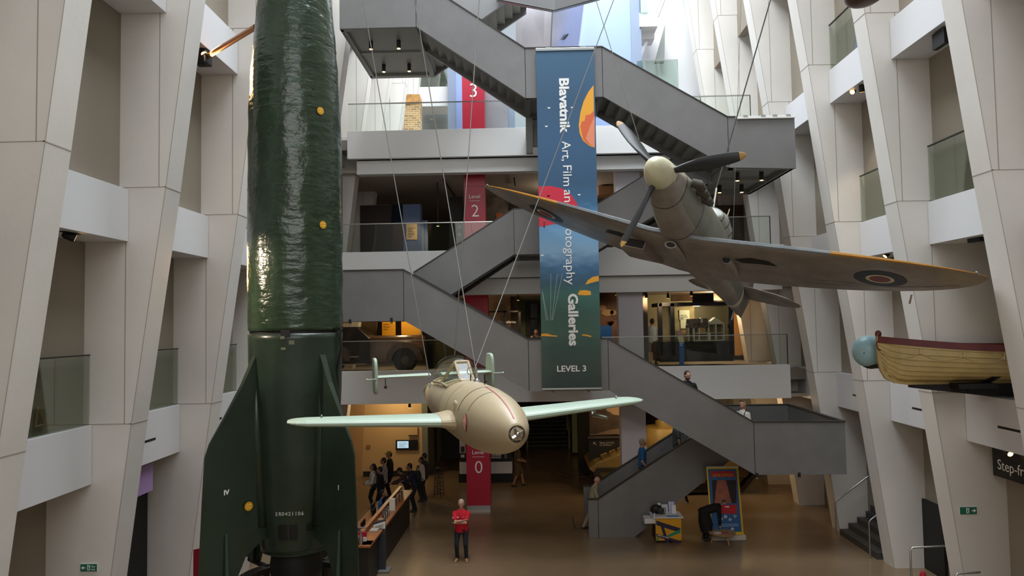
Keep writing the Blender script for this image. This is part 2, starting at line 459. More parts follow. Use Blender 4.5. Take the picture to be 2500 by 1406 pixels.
def flight(xa, za, xb, zb, y0, y1, n=None):
    """folded-plate steps from floor height za at xa to zb at xb"""
    n = n or max(3, round(abs(zb-za)/.17)); dx = (xb-xa)/n; dz = (zb-za)/n; T = .07
    mb = MB()
    for i in range(n):
        x0 = xa+dx*i; z0 = za+dz*i; z1 = z0+dz
        zt = max(z0, z1) if dz < 0 else z1
        lo = min(z0, z1)
        if dz > 0:
            mb.span((x0, y0, lo-T), (x0+math.copysign(.05, dx), y1, z1)); mb.span((x0, y0, z1-T), (x0+dx, y1, z1))
        else:
            mb.span((x0, y0, z0-T), (x0+dx, y1, z0)); mb.span((x0+dx-math.copysign(.05, dx), y0, z1-T), (x0+dx, y1, z0))
    return mb.build('stair_flight', M_STAIRD, stair, world=True)
DLN = [0]
def landing(x0, x1, zf, zb, y0=YF, y1=YB, lamps=True, mid=True):
    mb = MB().span((x0+.05, y0+.1, zf-.12), (x1-.05, y1-.1, zf))
    mb.build('landing_slab', M_STAIRD, stair, world=True)
    mb = MB()
    b = zb+.0
    mb.span((x0, y0+.1, b), (x0+.14, y1-.1, b+.22)); mb.span((x1-.14, y0+.1, b), (x1, y1-.1, b+.22))
    mb.span((x0, y0+.1, b), (x1, y0+.22, b+.2)); mb.span((x0, y1-.22, b), (x1, y1-.1, b+.2))
    if mid: mb.span((x0, (y0+y1)/2-.1, b+.04), (x1, (y0+y1)/2+.1, b+.22))
    mb.build('landing_frame', M_STAIRD, stair, world=True)
    if lamps:
        for i, x in enumerate((x0+(x1-x0)*.3, x0+(x1-x0)*.68)):
            for j, y in enumerate((y0+1.15, y0+3.1)):
                downlight(x, y, zf-.12)
DL = None
def downlight(x, y, z):
    global DL
    if DL is None:
        DL = thing('ceiling_downlight', 'small black cylinder downlight under a stair landing', 'lamp', (x, y, z), 0, 'downlights under the stair landings')
        MB().lathe([(.001, -.24), (.055, -.24), (.06, -.23), (.06, 0), (.001, 0)], seg=14).build('housing', M_BLACK, DL, smooth=True)
        MB().lathe([(.001, -.25), (.05, -.25), (.05, -.235), (.001, -.235)], seg=14).build('lit_lens', M_LAMPON, DL)
        o = DL
    else:
        o = copy_tree(DL); o.location = (x, y, z)
    return o
T = .09
D = 1.38
# lowest flight, from the floor up to the right landing (rear half of the stair)
xb0 = 1.76
zt = 1.12
D_top = [(xb0, 1.1), (xb0+.28, 1.1), (6.04, 3.62)]
for y0, y1 in ((YM2, YM2+T), (YB-T, YB)):
    panel([(xb0, 0), (xb0, 1.1), (xb0+.28, 1.1), (xb0+.28, 0)], y0, y1)
    panel([(xb0+.3, 0), (xb0+.3, 1.11), (6.04, 3.62), (6.04, 2.24), (xb0+1.35, 0)], y0, y1)
    capping(D_top, y0, y1)
flight(xb0+.3, 0, 6.04, 2.42, YM2+T, YB-T)
panel([(xb0+1.3, .0), (6.04, 2.24), (6.04, 2.3), (xb0+1.3, .06)], YM2+T, YB-T, 'soffit', M_STAIRD)
# front flights of the lower turn: left landing - bridge - right landing
C_top = [(-5.05, 7.9), (-3.32, 7.9), (.05, 5.94), (2.2, 5.93), (6.04, 3.64), (8.47, 3.62)]
run(C_top, D, YF, YF+T)
for y0, y1, pts in ((YM1-T, YM1, C_top[1:5]),):
    run(pts, D, y0, y1)
flight(-3.32, 6.72, .05, 4.76, YF+T, YM1-T)
flight(2.2, 4.76, 6.04, 2.42, YF+T, YM1-T)
landing(6.04, 8.47, 2.42, 2.24, lamps=False)
landing(-5.05, -3.32, 6.72, 6.52, lamps=False)
landing(.05, 2.2, 4.76, 4.57, YF, DF, lamps=False)
panel([(8.4, 3.62), (8.47, 3.62), (8.47, 2.24), (8.4, 2.24)], YF+T, YB)
panel([(6.04, 3.62), (8.4, 3.62), (8.4, 2.24), (6.04, 2.24)], YB-T, YB)
capping([(6.04, 3.62), (8.47, 3.62)], YB-T, YB); 
MB().span((8.38, YF, 3.62), (8.49, YB, 3.655)).build('handrail', M_EDGE, stair, world=True)
panel([(-5.05, 7.9), (-4.97, 7.9), (-4.97, 6.52), (-5.05, 6.52)], YF+T, YB)
panel([(-4.97, 7.9), (-3.32, 7.9), (-3.32, 6.52), (-4.97, 6.52)], YB-T, YB)
# rear flights of the middle turn: left landing up to the bridge, up to the upper right landing
B_top = [(-3.4, 7.98), (-.32, 9.87), (2.05, 9.87), (5.6, 11.93)]
for y0, y1 in ((YM2, YM2+T), (YB-T, YB)): run(B_top, D, y0, y1)
flight(-3.32, 6.72, -.32, 8.7, YM2+T, YB-T)
flight(2.05, 8.7, 5.6, 10.75, YM2+T, YB-T)
landing(-.32, 2.05, 8.7, 8.49, YM2, DF, lamps=False, mid=False)
for (xa, za), (xb, zb) in (((-3.32, 6.56), (-.32, 8.46)), ((2.05, 8.46), (5.6, 10.5))):
    panel([(xa, za), (xb, zb), (xb, zb+.06), (xa, za+.06)], YM2+T, YM2+T+.25, 'stringer', M_EDGE)
    panel([(xa, za), (xb, zb), (xb, zb+.06), (xa, za+.06)], YB-T-.25, YB-T, 'stringer', M_EDGE)
# front flights of the upper turn
A_top = [(-5.04, 16.03), (-2.9, 16.03), (.1, 13.96), (2.22, 13.95), (5.6, 11.92), (7.42, 11.86)]
run(A_top, D, YF, YF+T)
run(A_top[1:5], D, YM1-T, YM1)
flight(-2.9, 14.85, .1, 12.78, YF+T, YM1-T)
flight(2.22, 12.78, 5.6, 10.75, YF+T, YM1-T)
landing(5.6, 7.42, 10.75, 10.5)
landing(-5.04, -2.9, 14.85, 14.65)
landing(.1, 2.22, 12.78, 12.57, YF, DF, lamps=False)
for y0, y1, z0 in ((YM1-T, YM1, 11.5), ):
    MB().span((.1, YM1-.02, z0), (.3, YM1+.12, 12.6)).build('bridge_bracket', M_STAIRD, stair, world=True)
    MB().span((.3, YM1+.2, 11.75), (2.2, YM1+.3, 12.4)).build('bridge_beam', M_STAIRD, stair, world=True)
panel([(7.34, 11.86), (7.42, 11.86), (7.42, 10.5), (7.34, 10.5)], YF+T, YB)
panel([(5.6, 11.86), (7.34, 11.86), (7.34, 10.5), (5.6, 10.5)], YB-T, YB)
panel([(-5.04, 16.03), (-4.96, 16.03), (-4.96, 14.65), (-5.04, 14.65)], YF+T, YB)
panel([(-4.96, 16.03), (-2.9, 16.03), (-2.9, 14.65), (-4.96, 14.65)], YB-T, YB)
# rear flight of the top turn, its underside showing above
E_top = [(-2.9, 16.05), (.2, 18.1)]
for y0, y1 in ((YM2, YM2+T), (YB-T, YB)): run(E_top, D, y0, y1)
flight(-2.9, 14.85, .2, 16.95, YM2+T, YB-T)
for c in [o for o in COL.objects if o.name.startswith('ceiling_downlight') and o.type == 'EMPTY' and o.location.z < 3]: pass
# small black spotlights clipped under the lowest landings
for i, (px, py, Y) in enumerate(((1848, 1160, 20), (1951, 1159, 20), (855, 785, 20), (956, 781, 20))):
    p = at(px, py, Y)
    t = thing('clip_lamp', 'tiny black clip lamp under the %s edge of the %s stair landing' % (('left', 'right')[i % 2], ('lower right', 'lower left')[i//2]), 'lamp', p)
    MB().span((-.03, -.04, -.05), (.03, .04, .06)).build('bracket', M_BLACK, t)
    MB().lathe([(.03, -.1), (.035, -.04), (.001, -.04)], seg=10).build('shade', M_STEEL, t)

# ------------------------------------------------------------------ the tall banner on the stair bridges
BY = 19.88
bl, br = .40, 1.99
bz1, bz0 = 13.86, 4.63
ban = thing('hanging_banner', 'tall blue-green gallery banner with parachute pictures hanging down the middle of the staircase', 'banner', ((bl+br)/2, BY, bz0))
def painted(name, stops, axis=2, lo=0, hi=1, nscale=3, namt=.06, rough=.55, speck=None):
    """vertical run of flat inks, the borders broken up by noise"""
    m = bpy.data.materials.new(name); m.use_nodes = True; nt = m.node_tree; b = nt.nodes['Principled BSDF']
    b.inputs['Roughness'].default_value = rough
    tc = nt.nodes.new('ShaderNodeTexCoord'); sx = nt.nodes.new('ShaderNodeSeparateXYZ'); nt.links.new(tc.outputs['Object'], sx.inputs[0])
    mr = nt.nodes.new('ShaderNodeMapRange'); mr.inputs[1].default_value = lo; mr.inputs[2].default_value = hi
    nt.links.new(sx.outputs[axis], mr.inputs[0])
    n = nt.nodes.new('ShaderNodeTexNoise'); n.inputs['Scale'].default_value = nscale; n.inputs['Detail'].default_value = 8
    mp = nt.nodes.new('ShaderNodeMapping'); mp.inputs['Scale'].default_value = (1, 1, 2.4)
    nt.links.new(tc.outputs['Object'], mp.inputs[0]); nt.links.new(mp.outputs[0], n.inputs['Vector'])
    ma = nt.nodes.new('ShaderNodeMath'); ma.operation = 'MULTIPLY_ADD'; ma.inputs[1].default_value = namt
    ad = nt.nodes.new('ShaderNodeMath'); ad.operation = 'SUBTRACT'; ad.inputs[1].default_value = namt*.5
    nt.links.new(n.outputs[0], ma.inputs[0]); nt.links.new(mr.outputs[0], ma.inputs[2]); nt.links.new(ma.outputs[0], ad.inputs[0])
    r = nt.nodes.new('ShaderNodeValToRGB'); nt.links.new(ad.outputs[0], r.inputs[0])
    e = r.color_ramp.elements
    while len(e) > 1: e.remove(e[0])
    e[0].position = stops[0][0]; e[0].color = lin(stops[0][1])
    for p, c in stops[1:]:
        x = e.new(p); x.color = lin(c)
    nt.links.new(r.outputs[0], b.inputs['Base Color'])
    return m
bm_ = painted('banner_print', [(0, '#2d3d3a'), (.07, '#3a4c46'), (.12, '#35504a'), (.16, '#3f5f52'), (.22, '#355a50'), (.27, '#3a6a60'), (.31, '#31566a'), (.35, '#3f6a90'), (.40, '#7ea2c0'),
                    (.46, '#6f9fc8'), (.50, '#5a8fbe'), (.54, '#33658c'), (.60, '#2c5274'), (.72, '#30587e'), (.85, '#2f5373'), (1, '#38607f')], lo=0, hi=bz1-bz0)
MB().span((bl, BY, bz0), (br, BY+.02, bz1)).build('banner_cloth', bm_, ban, world=True)
MB().span((bl-.01, BY-.03, bz1-.03), (br+.01, BY+.05, bz1+.05)).build('top_bar', M_STEEL, ban, world=True, bevel=.008)
MB().span((bl-.01, BY-.02, bz0-.03), (br+.01, BY+.04, bz0+.02)).build('bottom_bar', M_STEEL, ban, world=True, bevel=.008)
for x in (.7, 1.65):
    MB().span((x-.03, BY-.02, bz1+.03), (x+.12, BY+.12, bz1+.07)).build('clamp', M_STEEL, ban, world=True)
    MB().span((x-.015, BY-.01, bz0-.1), (x+.015, BY+.11, bz0-.02)).build('clamp', M_EDGE, ban, world=True)
# the words run down the banner
def bword(txt, py0, py1, bold, size=.40):
    a = at(1367, py0, BY); b = at(1371, py1, BY)
    lettering(txt, size, (at(1372+(py0-190)*.021, 500, BY).x, BY-.006, a.z), (0, 0, -1), (1, 0, 0), M_WHITEPAINT, ban, bold=bold, width=a.z-b.z)
bword('Blavatnik', 190, 324, .012, .36)
bword('Art,', 345, 393, 0, .34); bword('Film', 402, 452, 0, .34); bword('and', 463, 511, 0, .34); bword('Photography', 524, 693, 0, .34)
bword('Galleries', 717, 844, .012, .36)
a = at(1359, 907, BY); b = at(1430, 907, BY)
lettering('LEVEL 3', .22, (a.x, BY-.006, a.z), (1, 0, 0), (0, 0, 1), M_WHITEPAINT, ban, bold=.004, width=b.x-a.x)
def bshape(pxs, m, name='parachute_print', dy=.003):
    pts = [at(px, py, BY) for px, py in pxs]
    MB().prism([(min(max(p.x, bl), br), BY-dy, p.z) for p in pts], (0, dy, 0)).build(name, m, ban, world=True)
MO, MO2, MO3, MR = mat('print_amber', '#eda62e', .6), mat('print_rust', '#d9663c', .6), mat('print_salmon', '#e88d6a', .6), mat('print_crimson', '#cf2440', .6)
bshape([(1449, 208), (1436, 225), (1425, 247), (1417, 275), (1413, 305), (1415, 325), (1423, 343), (1437, 355), (1452, 361)], MO)
bshape([(1450, 270), (1440, 280), (1430, 281), (1427, 295), (1420, 297), (1417, 308), (1419, 320), (1424, 341), (1436, 352), (1452, 358)], MO2, dy=.005)
bshape([(1452, 282), (1440, 310), (1430, 338), (1438, 350), (1452, 360)], MO3, dy=.007)
bshape([(1314, 455), (1345, 454), (1372, 460), (1392, 473), (1403, 488), (1410, 500), (1400, 538), (1370, 545), (1345, 548), (1330, 552), (1315, 553)], MR)
bshape([(1462, 673), (1447, 676), (1435, 684), (1429, 695), (1445, 690), (1462, 686)], MO)
bshape([(1411, 716), (1416, 709), (1430, 708), (1442, 711), (1443, 720), (1430, 721), (1412, 720)], MO)
bshape([(1321, 815), (1335, 814), (1348, 818), (1360, 819), (1360, 822), (1340, 821), (1321, 820)], MO)
bshape([(1421, 816), (1433, 817), (1444, 820), (1443, 823), (1430, 820), (1421, 819)], MO)
for px, py in ((1340, 263), (1397, 262), (1334, 308), (1339, 478), (1414, 475), (1324, 623)):
    bshape([(px-4, py-1), (px+4, py-1), (px+2, py+2), (px-2, py+2)], M_WHITEPAINT, 'speck_print')
for x0, x1 in ((1322, 1338), (1345, 1344), (1361, 1347), (1373, 1349), (1322, 1334)):
    bshape([(x0-.5, 668 if x0 > 1330 else 700), (x0+.5, 668 if x0 > 1330 else 700), (x1+.5, 782), (x1-.5, 782)], mat('print_white_line', '#9fb0b2', .6), 'cord_print')

a, b_ = at(1797, 289, 19.93), at(1940, 283, 19.93)
rl = thing('banner_rail', 'empty white banner rail clipped along the top of the upper right landing', 'rail', ((a.x+b_.x)/2, 19.93, a.z))
MB().span((a.x, 19.9, a.z-.02), (b_.x, 19.98, a.z+.05)).build('bar', M_WHITEPAINT, rl, world=True, bevel=.006)
for f in (.12, .42, .62, .85): MB().span((a.x+(b_.x-a.x)*f, 19.89, a.z+.03), (a.x+(b_.x-a.x)*f+.12, 20.1, a.z+.075)).build('clamp', M_STEEL, rl, world=True)
# ------------------------------------------------------------------ the tall green rocket
RX, RY, RZ0 = at(722, 700, 13.4).x, 13.4, 1.98
M_ROCK = mat('rocket_green', '#2a3a29', .2, var=.22, vscale=1.1, spec=.6)
nt = M_ROCK.node_tree; b = nt.nodes['Principled BSDF']
tc = nt.nodes.new('ShaderNodeTexCoord')
def nz(sc, detail):
    mp = nt.nodes.new('ShaderNodeMapping'); mp.inputs['Scale'].default_value = sc
    n = nt.nodes.new('ShaderNodeTexNoise'); n.inputs['Scale'].default_value = 1; n.inputs['Detail'].default_value = detail
    nt.links.new(tc.outputs['Object'], mp.inputs[0]); nt.links.new(mp.outputs[0], n.inputs['Vector']); return n.outputs[0]
a1, a2 = nz((4, 4, 9.5), 5), nz((2.2, 2.2, 1.2), 4)
mx = nt.nodes.new('ShaderNodeMath'); mx.operation = 'MULTIPLY_ADD'; mx.inputs[1].default_value = 1.5
nt.links.new(a2, mx.inputs[0]); nt.links.new(a1, mx.inputs[2])
bu = nt.nodes.new('ShaderNodeBump'); bu.inputs['Strength'].default_value = .8; bu.inputs['Distance'].default_value = .03
nt.links.new(mx.outputs[0], bu.inputs['Height']); nt.links.new(bu.outputs[0], b.inputs['Normal'])
M_ROCKT = mat('rocket_tail_green', '#28352a', .3, var=.2, vscale=1.5, bump=.25, bscale=4)
rk = thing('ballistic_rocket', 'huge dark green dented ballistic rocket standing on its four fins at the left', 'rocket', (RX, RY, RZ0))
def prof_r(z):
    P = [(0, .56), (.6, .62), (1.5, .70), (2.4, .76), (3.3, .81), (4.34, .835), (6, .84), (7.4, .835), (8.3, .82), (9.2, .775), (10.2, .69), (11.2, .56), (12.2, .40), (13.2, .2), (14.03, .01)]
    for (z0, r0), (z1, r1) in zip(P[:-1], P[1:]):
        if z <= z1: return r0+(r1-r0)*(z-z0)/(z1-z0)
    return .01
def shell(z0, z1, n, dent=0):
    """thin dented skin, seams every metre or so"""
    rs = []; seg = 72
    for i in range(n+1):
        z = z0+(z1-z0)*i/n; r = prof_r(z); ring = []
        for k in range(seg):
            a = 2*PI*k/seg
            d = 0
            if dent:
                d = .006*math.sin(z*9+2*math.sin(a*3)) * math.sin(a*5+z*.7)+.004*math.sin(a*11+z*2.3)
                d *= dent
            ring.append(((r+d)*math.cos(a), (r+d)*math.sin(a), z))
        rs.append(ring)
    return MB().rings(rs)
shell(4.36, 14.03, 150, 1).build('body_shell', M_ROCK, rk, smooth='all')
shell(.5, 4.31, 40, .2).build('tail_shell', M_ROCKT, rk, smooth='all')
MB().lathe([(.80, 4.29), (.80, 4.38)], seg=48).build('joint_ring', M_BLACK, rk)
for z in (5.5, 6.9, 8.3, 9.55): MB().lathe([(prof_r(z)-.002, z-.02), (prof_r(z)+.004, z), (prof_r(z)-.002, z+.02)], seg=64, cap=False).build('weld_seam', M_ROCK, rk, smooth=True)
FIN = [-58, 33, 148, 213]      # degrees round from the camera, to the right
def fdir(deg):
    a = math.radians(deg); c = Vector((RX, RY, 0)); v = Vector((-c.x, -c.y, 0)).normalized(); r = Vector((-v.y, v.x, 0))
    return v*math.cos(a)+r*math.sin(a), r*math.cos(a)-v*math.sin(a)
for n, deg in enumerate(FIN):
    d, t = fdir(deg)
    out = [(.80, 3.98), (1.05, 3.45), (1.38, 2.9), (1.62, 2.52), (1.70, 2.3), (1.74, 1.6), (1.80, .35), (1.81, 0), (1.25, -.02), (1.2, .12), (1.0, .55), (.72, .75), (.5, .78), (.5, 3.98)]
    def fp(w):
        return [d*r+t*w+Vector((0, 0, z)) for r, z in out]
    # thick at the root and thin at the outer edge
    vs = []; N = len(out)
    for sgn in (-1, 1):
        for r, z in out:
            th = .012+.055*max(0, min(1, (1.75-r)/1.1))
            vs.append(d*r+t*(sgn*th)+Vector((0, 0, z)))
    MBf = MB().add(vs, [tuple(range(N))[::-1], tuple(range(N, 2*N))]+[(i, (i+1) % N, N+(i+1) % N, N+i) for i in range(N)])
    fin = MBf.build('tail_fin', M_ROCKT, rk)
    mb = MB(); R = Matrix((d, t, Vector((0, 0, 1)))).transposed()
    if t.y > 0: t = -t
    mb.tube([d*1.35+t*.05+Vector((0, 0, 1.0)), d*1.35+t*.08+Vector((0, 0, .3)), d*1.35+t*.09], [.025, .04, .045], 8)
    mb.box(d*1.68+Vector((0, 0, .03)), (.34, .1, .06), R)
    mb.build('fin_spar', mat('fin_edge_green', '#35463a', .4), fin)
    # root fairing
    mb = MB().tube([d*.8+Vector((0, 0, 3.9)), d*.77+Vector((0, 0, 2.6)), d*.68+Vector((0, 0, 1.0))], [.03, .10, .12], 24)
    mb.build('fin_root', M_ROCKT, fin, smooth='all')
# black exhaust opening and nozzle
MB().lathe([(.44, -.05), (.46, .2), (.42, .52), (.001, .52)], seg=32, cap=False).build('exhaust_nozzle', M_BLACK, rk, smooth=True)
MB().lathe([(.61, .48), (.61, .54), (.52, .54), (.52, .48)], seg=40, cap=False).build('exhaust_ring', M_ROCKT, rk)
def onskin(px, py, rr=.004):
    """point of the rocket skin seen at a photo pixel"""
    best = None
    for i in range(400):
        Y = 12.0+i*.004; p = at(px, py, Y); q = p-Vector((RX, RY, RZ0))
        r = math.hypot(q.x, q.y)
        if r <= prof_r(q.z)+rr:
            return p, Vector((q.x, q.y, 0)).normalized()
    return at(px, py, 12.6), Vector((0, -1, 0))
def patch(px, py, w, h, m, name='access_panel', parent=None, seg=10):
    """a plate curved round the rocket's skin"""
    p, n = onskin(px, py); q = p-Vector((RX, RY, RZ0)); a0 = math.atan2(q.y, q.x); rs = []
    for zz in (-h/2, h/2):
        z = q.z+zz; r = prof_r(z)+.012
        rs.append([(r*math.cos(a0+s), r*math.sin(a0+s), z) for s in [w/r*(k/seg-.5) for k in range(seg+1)]])
    mb = MB().rings(rs, cap=False, closed=False)
    return mb.build(name, m, parent or rk)
patch(690, 1300, .16, .26, M_BLACK, 'exhaust_slot'); patch(716, 1300, .14, .26, M_BLACK, 'exhaust_slot'); patch(757, 1286, .13, .13, M_BLACK, 'exhaust_slot')
patch(697, 814, .16, .13, M_BLACK, 'hatch')
for pxs in ((690, 824, .07, .05), (712, 836, .09, .07), (692, 851, .08, .045)):
    patch(*pxs[:2], pxs[2], pxs[3], mat('flaked_grey_patch', '#6a6a58', .6), 'bare_patch')
for px, py in ((692, 214), (764, 217)): patch(px, py, .03, .03, M_BLACK, 'rivet_hole')
# serial number curved round the tail
for i, ch in enumerate('SR0421106'):
    px = 677+i*7.8; p, n = onskin(px, 1259-.9*i*.3)
    r = Vector((-n.y, n.x, 0))
    if r.x < 0: r = -r
    lettering(ch, .085, p+n*.01-r*.03, r, (0, 0, 1), mat('stencil_grey', '#b9bcb0', .6), rk, bold=.002)
# fin numerals and the round amber warning stickers
M_AMB = mat('amber_sticker', '#d69a16', .5)
def finface(deg, px, py):
    d, t = fdir(deg); n = t if (t.y < 0) else -t
    o = Vector((RX, RY, 0))+n*.05
    ray = (at(px, py, 13)-EYE).normalized(); k = (o-EYE).dot(n)/ray.dot(n)
    return EYE+ray*k, n
for txt, px, py, deg in (('IV', 551, 1207, -58), ('I', 833, 1196, 33)):
    p, n = finface(deg, px, py); r = Vector((-n.y, n.x, 0))
    if r.x < 0: r = -r
    lettering(txt, .11, p+n*.03-r*.05, r, (0, 0, 1), M_WHITEPAINT, rk, bold=.004)
p, n = finface(-58, 604, 1235)
R = n.to_track_quat('Z', 'Y').to_matrix()
def sticker(p, n, r, par):
    R = n.to_track_quat('Z', 'Y').to_matrix()
    o = MB().lathe([(r, 0), (r, .006)], p+n*.012, 28, R).build('warning_sticker', M_AMB, par, world=True)
    rr = Vector((-n.y, n.x, 0)).normalized()
    for k, w in enumerate((1.1, .9)):          # two lines too worn to read
        for i in range(4):
            MB().box(p+n*.02+rr*((i-1.5)*r*w*.28)+Vector((0, 0, (.3-k*.6)*r)), (r*.2, .004, r*.26), Matrix((rr, n, Vector((0, 0, 1)))).transposed()).build('worn_letter', mat('sticker_pale', '#f0d27a', .6), par, world=True)
sticker(p+n*.03, n, .075, rk)
for px, py in ((781, 271), (787, 549)):
    p, n = onskin(px, py); sticker(p+n*.004, n, .068, rk)
# cable hanging down the right of the tail
c0, _ = onskin(826, 812); 
MB().tube([at(829, 812, 13.2), at(833, 850, 13.2), at(822, 905, 13.2), at(824, 945, 13.3)], .02, 8).build('hanging_cable', M_BLACK, rk, world=True, smooth=True)
MB().box(at(829, 812, 13.2), (.07, .07, .1)).build('cable_clamp', M_BLACK, rk, world=True)
# steel firing stand under the fins
st = thing('rocket_stand', 'black steel stand carrying the green rocket', 'stand', (RX, RY, 0))
mb = MB().lathe([(1.08, 1.82), (1.08, 1.92), (.85, 1.92), (.85, 1.82)], seg=40, cap=False); mb.build('ring_frame', M_BLACK, st)
MB().lathe([(.34, 0), (.34, 1.5), (.3, 2.05), (.22, 2.3), (.001, 2.3)], seg=24).build('blast_cone', M_BLACK, st, smooth=True)
for deg in FIN:
    d, t = fdir(deg)
    MB().tube([d*1.0, d*1.0+Vector((0, 0, 1.84))], .07, 8).build('leg', M_BLACK, st)
    MB().tube([d*.95+Vector((0, 0, 1.9)), d*1.6+Vector((0, 0, 1.93))], .05, 8).build('fin_pad', M_BLACK, st)
# copper-coloured brace from the rocket to the left wall
pb = at(505, 138, 14.6); pr = at(624, 66, 13.5)
br_ = thing('brace_rod', 'copper coloured brace rod running from the left wall up to the green rocket', 'rod', pb)
MB().tube([pb, pr], .055, 12).build('rod', mat('copper_tube', '#a8795a', .35, .6), br_, world=True, smooth=True)
mb = MB().box(pb+Vector((-.08, 0, -.02)), (.26, .3, .3)); mb.box(pb+Vector((-.1, -.05, -.16)), (.12, .12, .12))
mb.build('wall_bracket', M_BLACK, br_, world=True, bevel=.02)
# ------------------------------------------------------------------ aircraft: local axes x = port wing, y = aft, z = up
def pose(o, R, t):
    M = Matrix(R); q = M.to_quaternion(); o.location = t; o.rotation_euler = q.to_euler()
def sect(a, hw, zt, zb, n=28, p=2.3):
    """superellipse fuselage section at station a"""
    zc = (zt+zb)/2; hh = (zt-zb)/2; r = []
    for k in range(n):
        th = 2*PI*k/n; c, s = math.cos(th), math.sin(th)
        r.append(Vector((hw*math.copysign(abs(c)**(2/p), c), a, zc+hh*math.copysign(abs(s)**(2/p), s))))
    return r
def yt(x, t): return 5*t*(.2969*math.sqrt(max(x, 0))-.126*x-.3516*x*x+.2843*x**3-.1036*x**4)
def interp(P, y):
    if y <= P[0][0]: return P[0][1:]
    for A, B in zip(P[:-1], P[1:]):
        if y <= B[0]:
            k = (y-A[0])/(B[0]-A[0]); return tuple(A[i]+k*(B[i]-A[i]) for i in range(1, len(A)))
    return P[-1][1:]
XS = [1, .9, .75, .6, .45, .3, .2, .12, .06, .025, .006]
def wing_mesh(stations, sgn, mats_for):
    """stations: (span y, leading edge a, chord, z, thickness ratio)"""
    mb = MB(); rs = []
    for y, le, c, z, t in stations:
        up = [(x, yt(x, t)) for x in XS]; lo = [(x, -yt(x, t)*.8) for x in reversed(XS)]
        rs.append([Vector((sgn*y, le+x*c, z+h*c)) for x, h in up+lo])
    n = len(rs[0])
    for k in range(len(rs)-1):
        for i in range(n-1):
            mb.cur = mats_for(stations[k][0], i, n)
            mb.add([rs[k][i], rs[k][i+1], rs[k+1][i+1], rs[k+1][i]], [(0, 1, 2, 3)])
    for r in (rs[0], rs[-1]):
        mb.cur = 0; mb.add(r, [tuple(range(n))])
    return mb
# ---- the fighter
sp = thing('fighter_aeroplane', 'grey-brown propeller fighter aeroplane with roundels under its wings, hanging nose up on the right', 'aeroplane')
pose(sp, [[0.8232, 0.4303, 0.3706], [-0.5066, 0.8512, 0.1369], [-0.2565, -0.3005, 0.9186]], (2.422, 13.711, 9.368))
M_UND = mat('weathered_underside', '#938b83', .4, .2, var=.22, vscale=1.6, bump=.04, bscale=6)
M_TOPG = mat('camouflage_upper', '#62665c', .45, .1, var=.25, vscale=1.2, var2='#59564a')
M_LE = mat('leading_edge_metal', '#8a8f92', .3, .6, var=.15, vscale=3)
M_YEL = mat('yellow_edge', '#b57f2a', .45, var=.12, vscale=4)
M_SPIN = mat('cream_spinner', '#c9c4a6', .38, var=.12, vscale=3)
FS = [(.52, .30, .31, -.31), (.62, .315, .325, -.33), (1.0, .37, .42, -.47), (1.5, .42, .49, -.60), (2.1, .45, .55, -.68), (2.8, .47, .60, -.72), (3.5, .48, .63, -.74), (4.2, .47, .64, -.72), (5.0, .44, .60, -.64),
      (5.8, .38, .52, -.52), (6.6, .32, .43, -.43), (7.4, .24, .35, -.37), (8.0, .17, .30, -.34), (8.5, .10, .27, -.32)]
mb = MB().rings([sect(*s) for s in FS])
M_SIDE = mat('weathered_side', '#7b7b70', .42, .15, var=.2, vscale=1.8, bump=.04, bscale=6)
fus = mb.build('fuselage', [M_UND, M_SIDE], sp, smooth=True, angle=60)
for p_ in fus.data.polygons: p_.material_index = 1 if p_.normal.z > -.38 and p_.center.y > 1.0 else 0
# cowling seams and the sky band near the tail
def band(a0, a1, m, name, gap=.004):
    def S(a):
        hw, zt, zb = interp(FS, a); return sect(a, hw+gap, zt+gap, zb-gap)
    return MB().rings([S(a0), S((a0+a1)/2), S(a1)], cap=False).build(name, m, sp, smooth=True, angle=80)
for a in (1.02, 2.12): band(a, a+.015, M_DARK, 'panel_seam')
band(7.42, 7.68, mat('pale_band', '#cfcaa8', .5), 'tail_band')
MB().rings([[Vector((r*math.cos(2*PI*k/28), a, r*math.sin(2*PI*k/28))) for k in range(28)] for r, a in ((.012, 0), (.10, .03), (.19, .12), (.26, .26), (.30, .42), (.312, .56), (.31, .60))]).build('spinner', M_SPIN, sp, smooth=True, angle=70)
MB().rings([[Vector((.3125*math.cos(2*PI*k/28), a, .3125*math.sin(2*PI*k/28))) for k in range(28)] for a in (.575, .60)], cap=False).build('spinner_rim', M_DARK, sp)
for deg in (22, 142, 262):
    th = math.radians(deg); d = Vector((math.cos(th), 0, math.sin(th))); tn = Vector((-math.sin(th), 0, math.cos(th)))
    rs = []
    B = [(.18, .055, .05, 62), (.34, .065, .055, 58), (.5, .095, .045, 50), (.75, .125, .034, 42), (1.0, .13, .026, 34), (1.25, .115, .02, 28), (1.42, .098, .016, 25), (1.5, .085, .014, 24), (1.57, .06, .011, 23), (1.62, .02, .006, 22)]
    def blade(part):
        rs = []
        for r, w, tk, tw in part:
            a = math.radians(tw); u = tn*math.cos(a)-Vector((0, 1, 0))*math.sin(a); n = d.cross(u)
            rs.append([d*r+Vector((0, .45, 0))+u*(w*math.cos(2*PI*k/14))+n*(tk*math.sin(2*PI*k/14)) for k in range(14)])
        return MB().rings(rs)
    bl_ = blade(B[:8]).build('propeller_blade', mat('blade_black', '#1d1e20', .38), sp, smooth=True, angle=60)
    blade(B[7:]).build('blade_tip', mat('worn_tip_yellow', '#a17b3c', .5), bl_, smooth=True, angle=60)
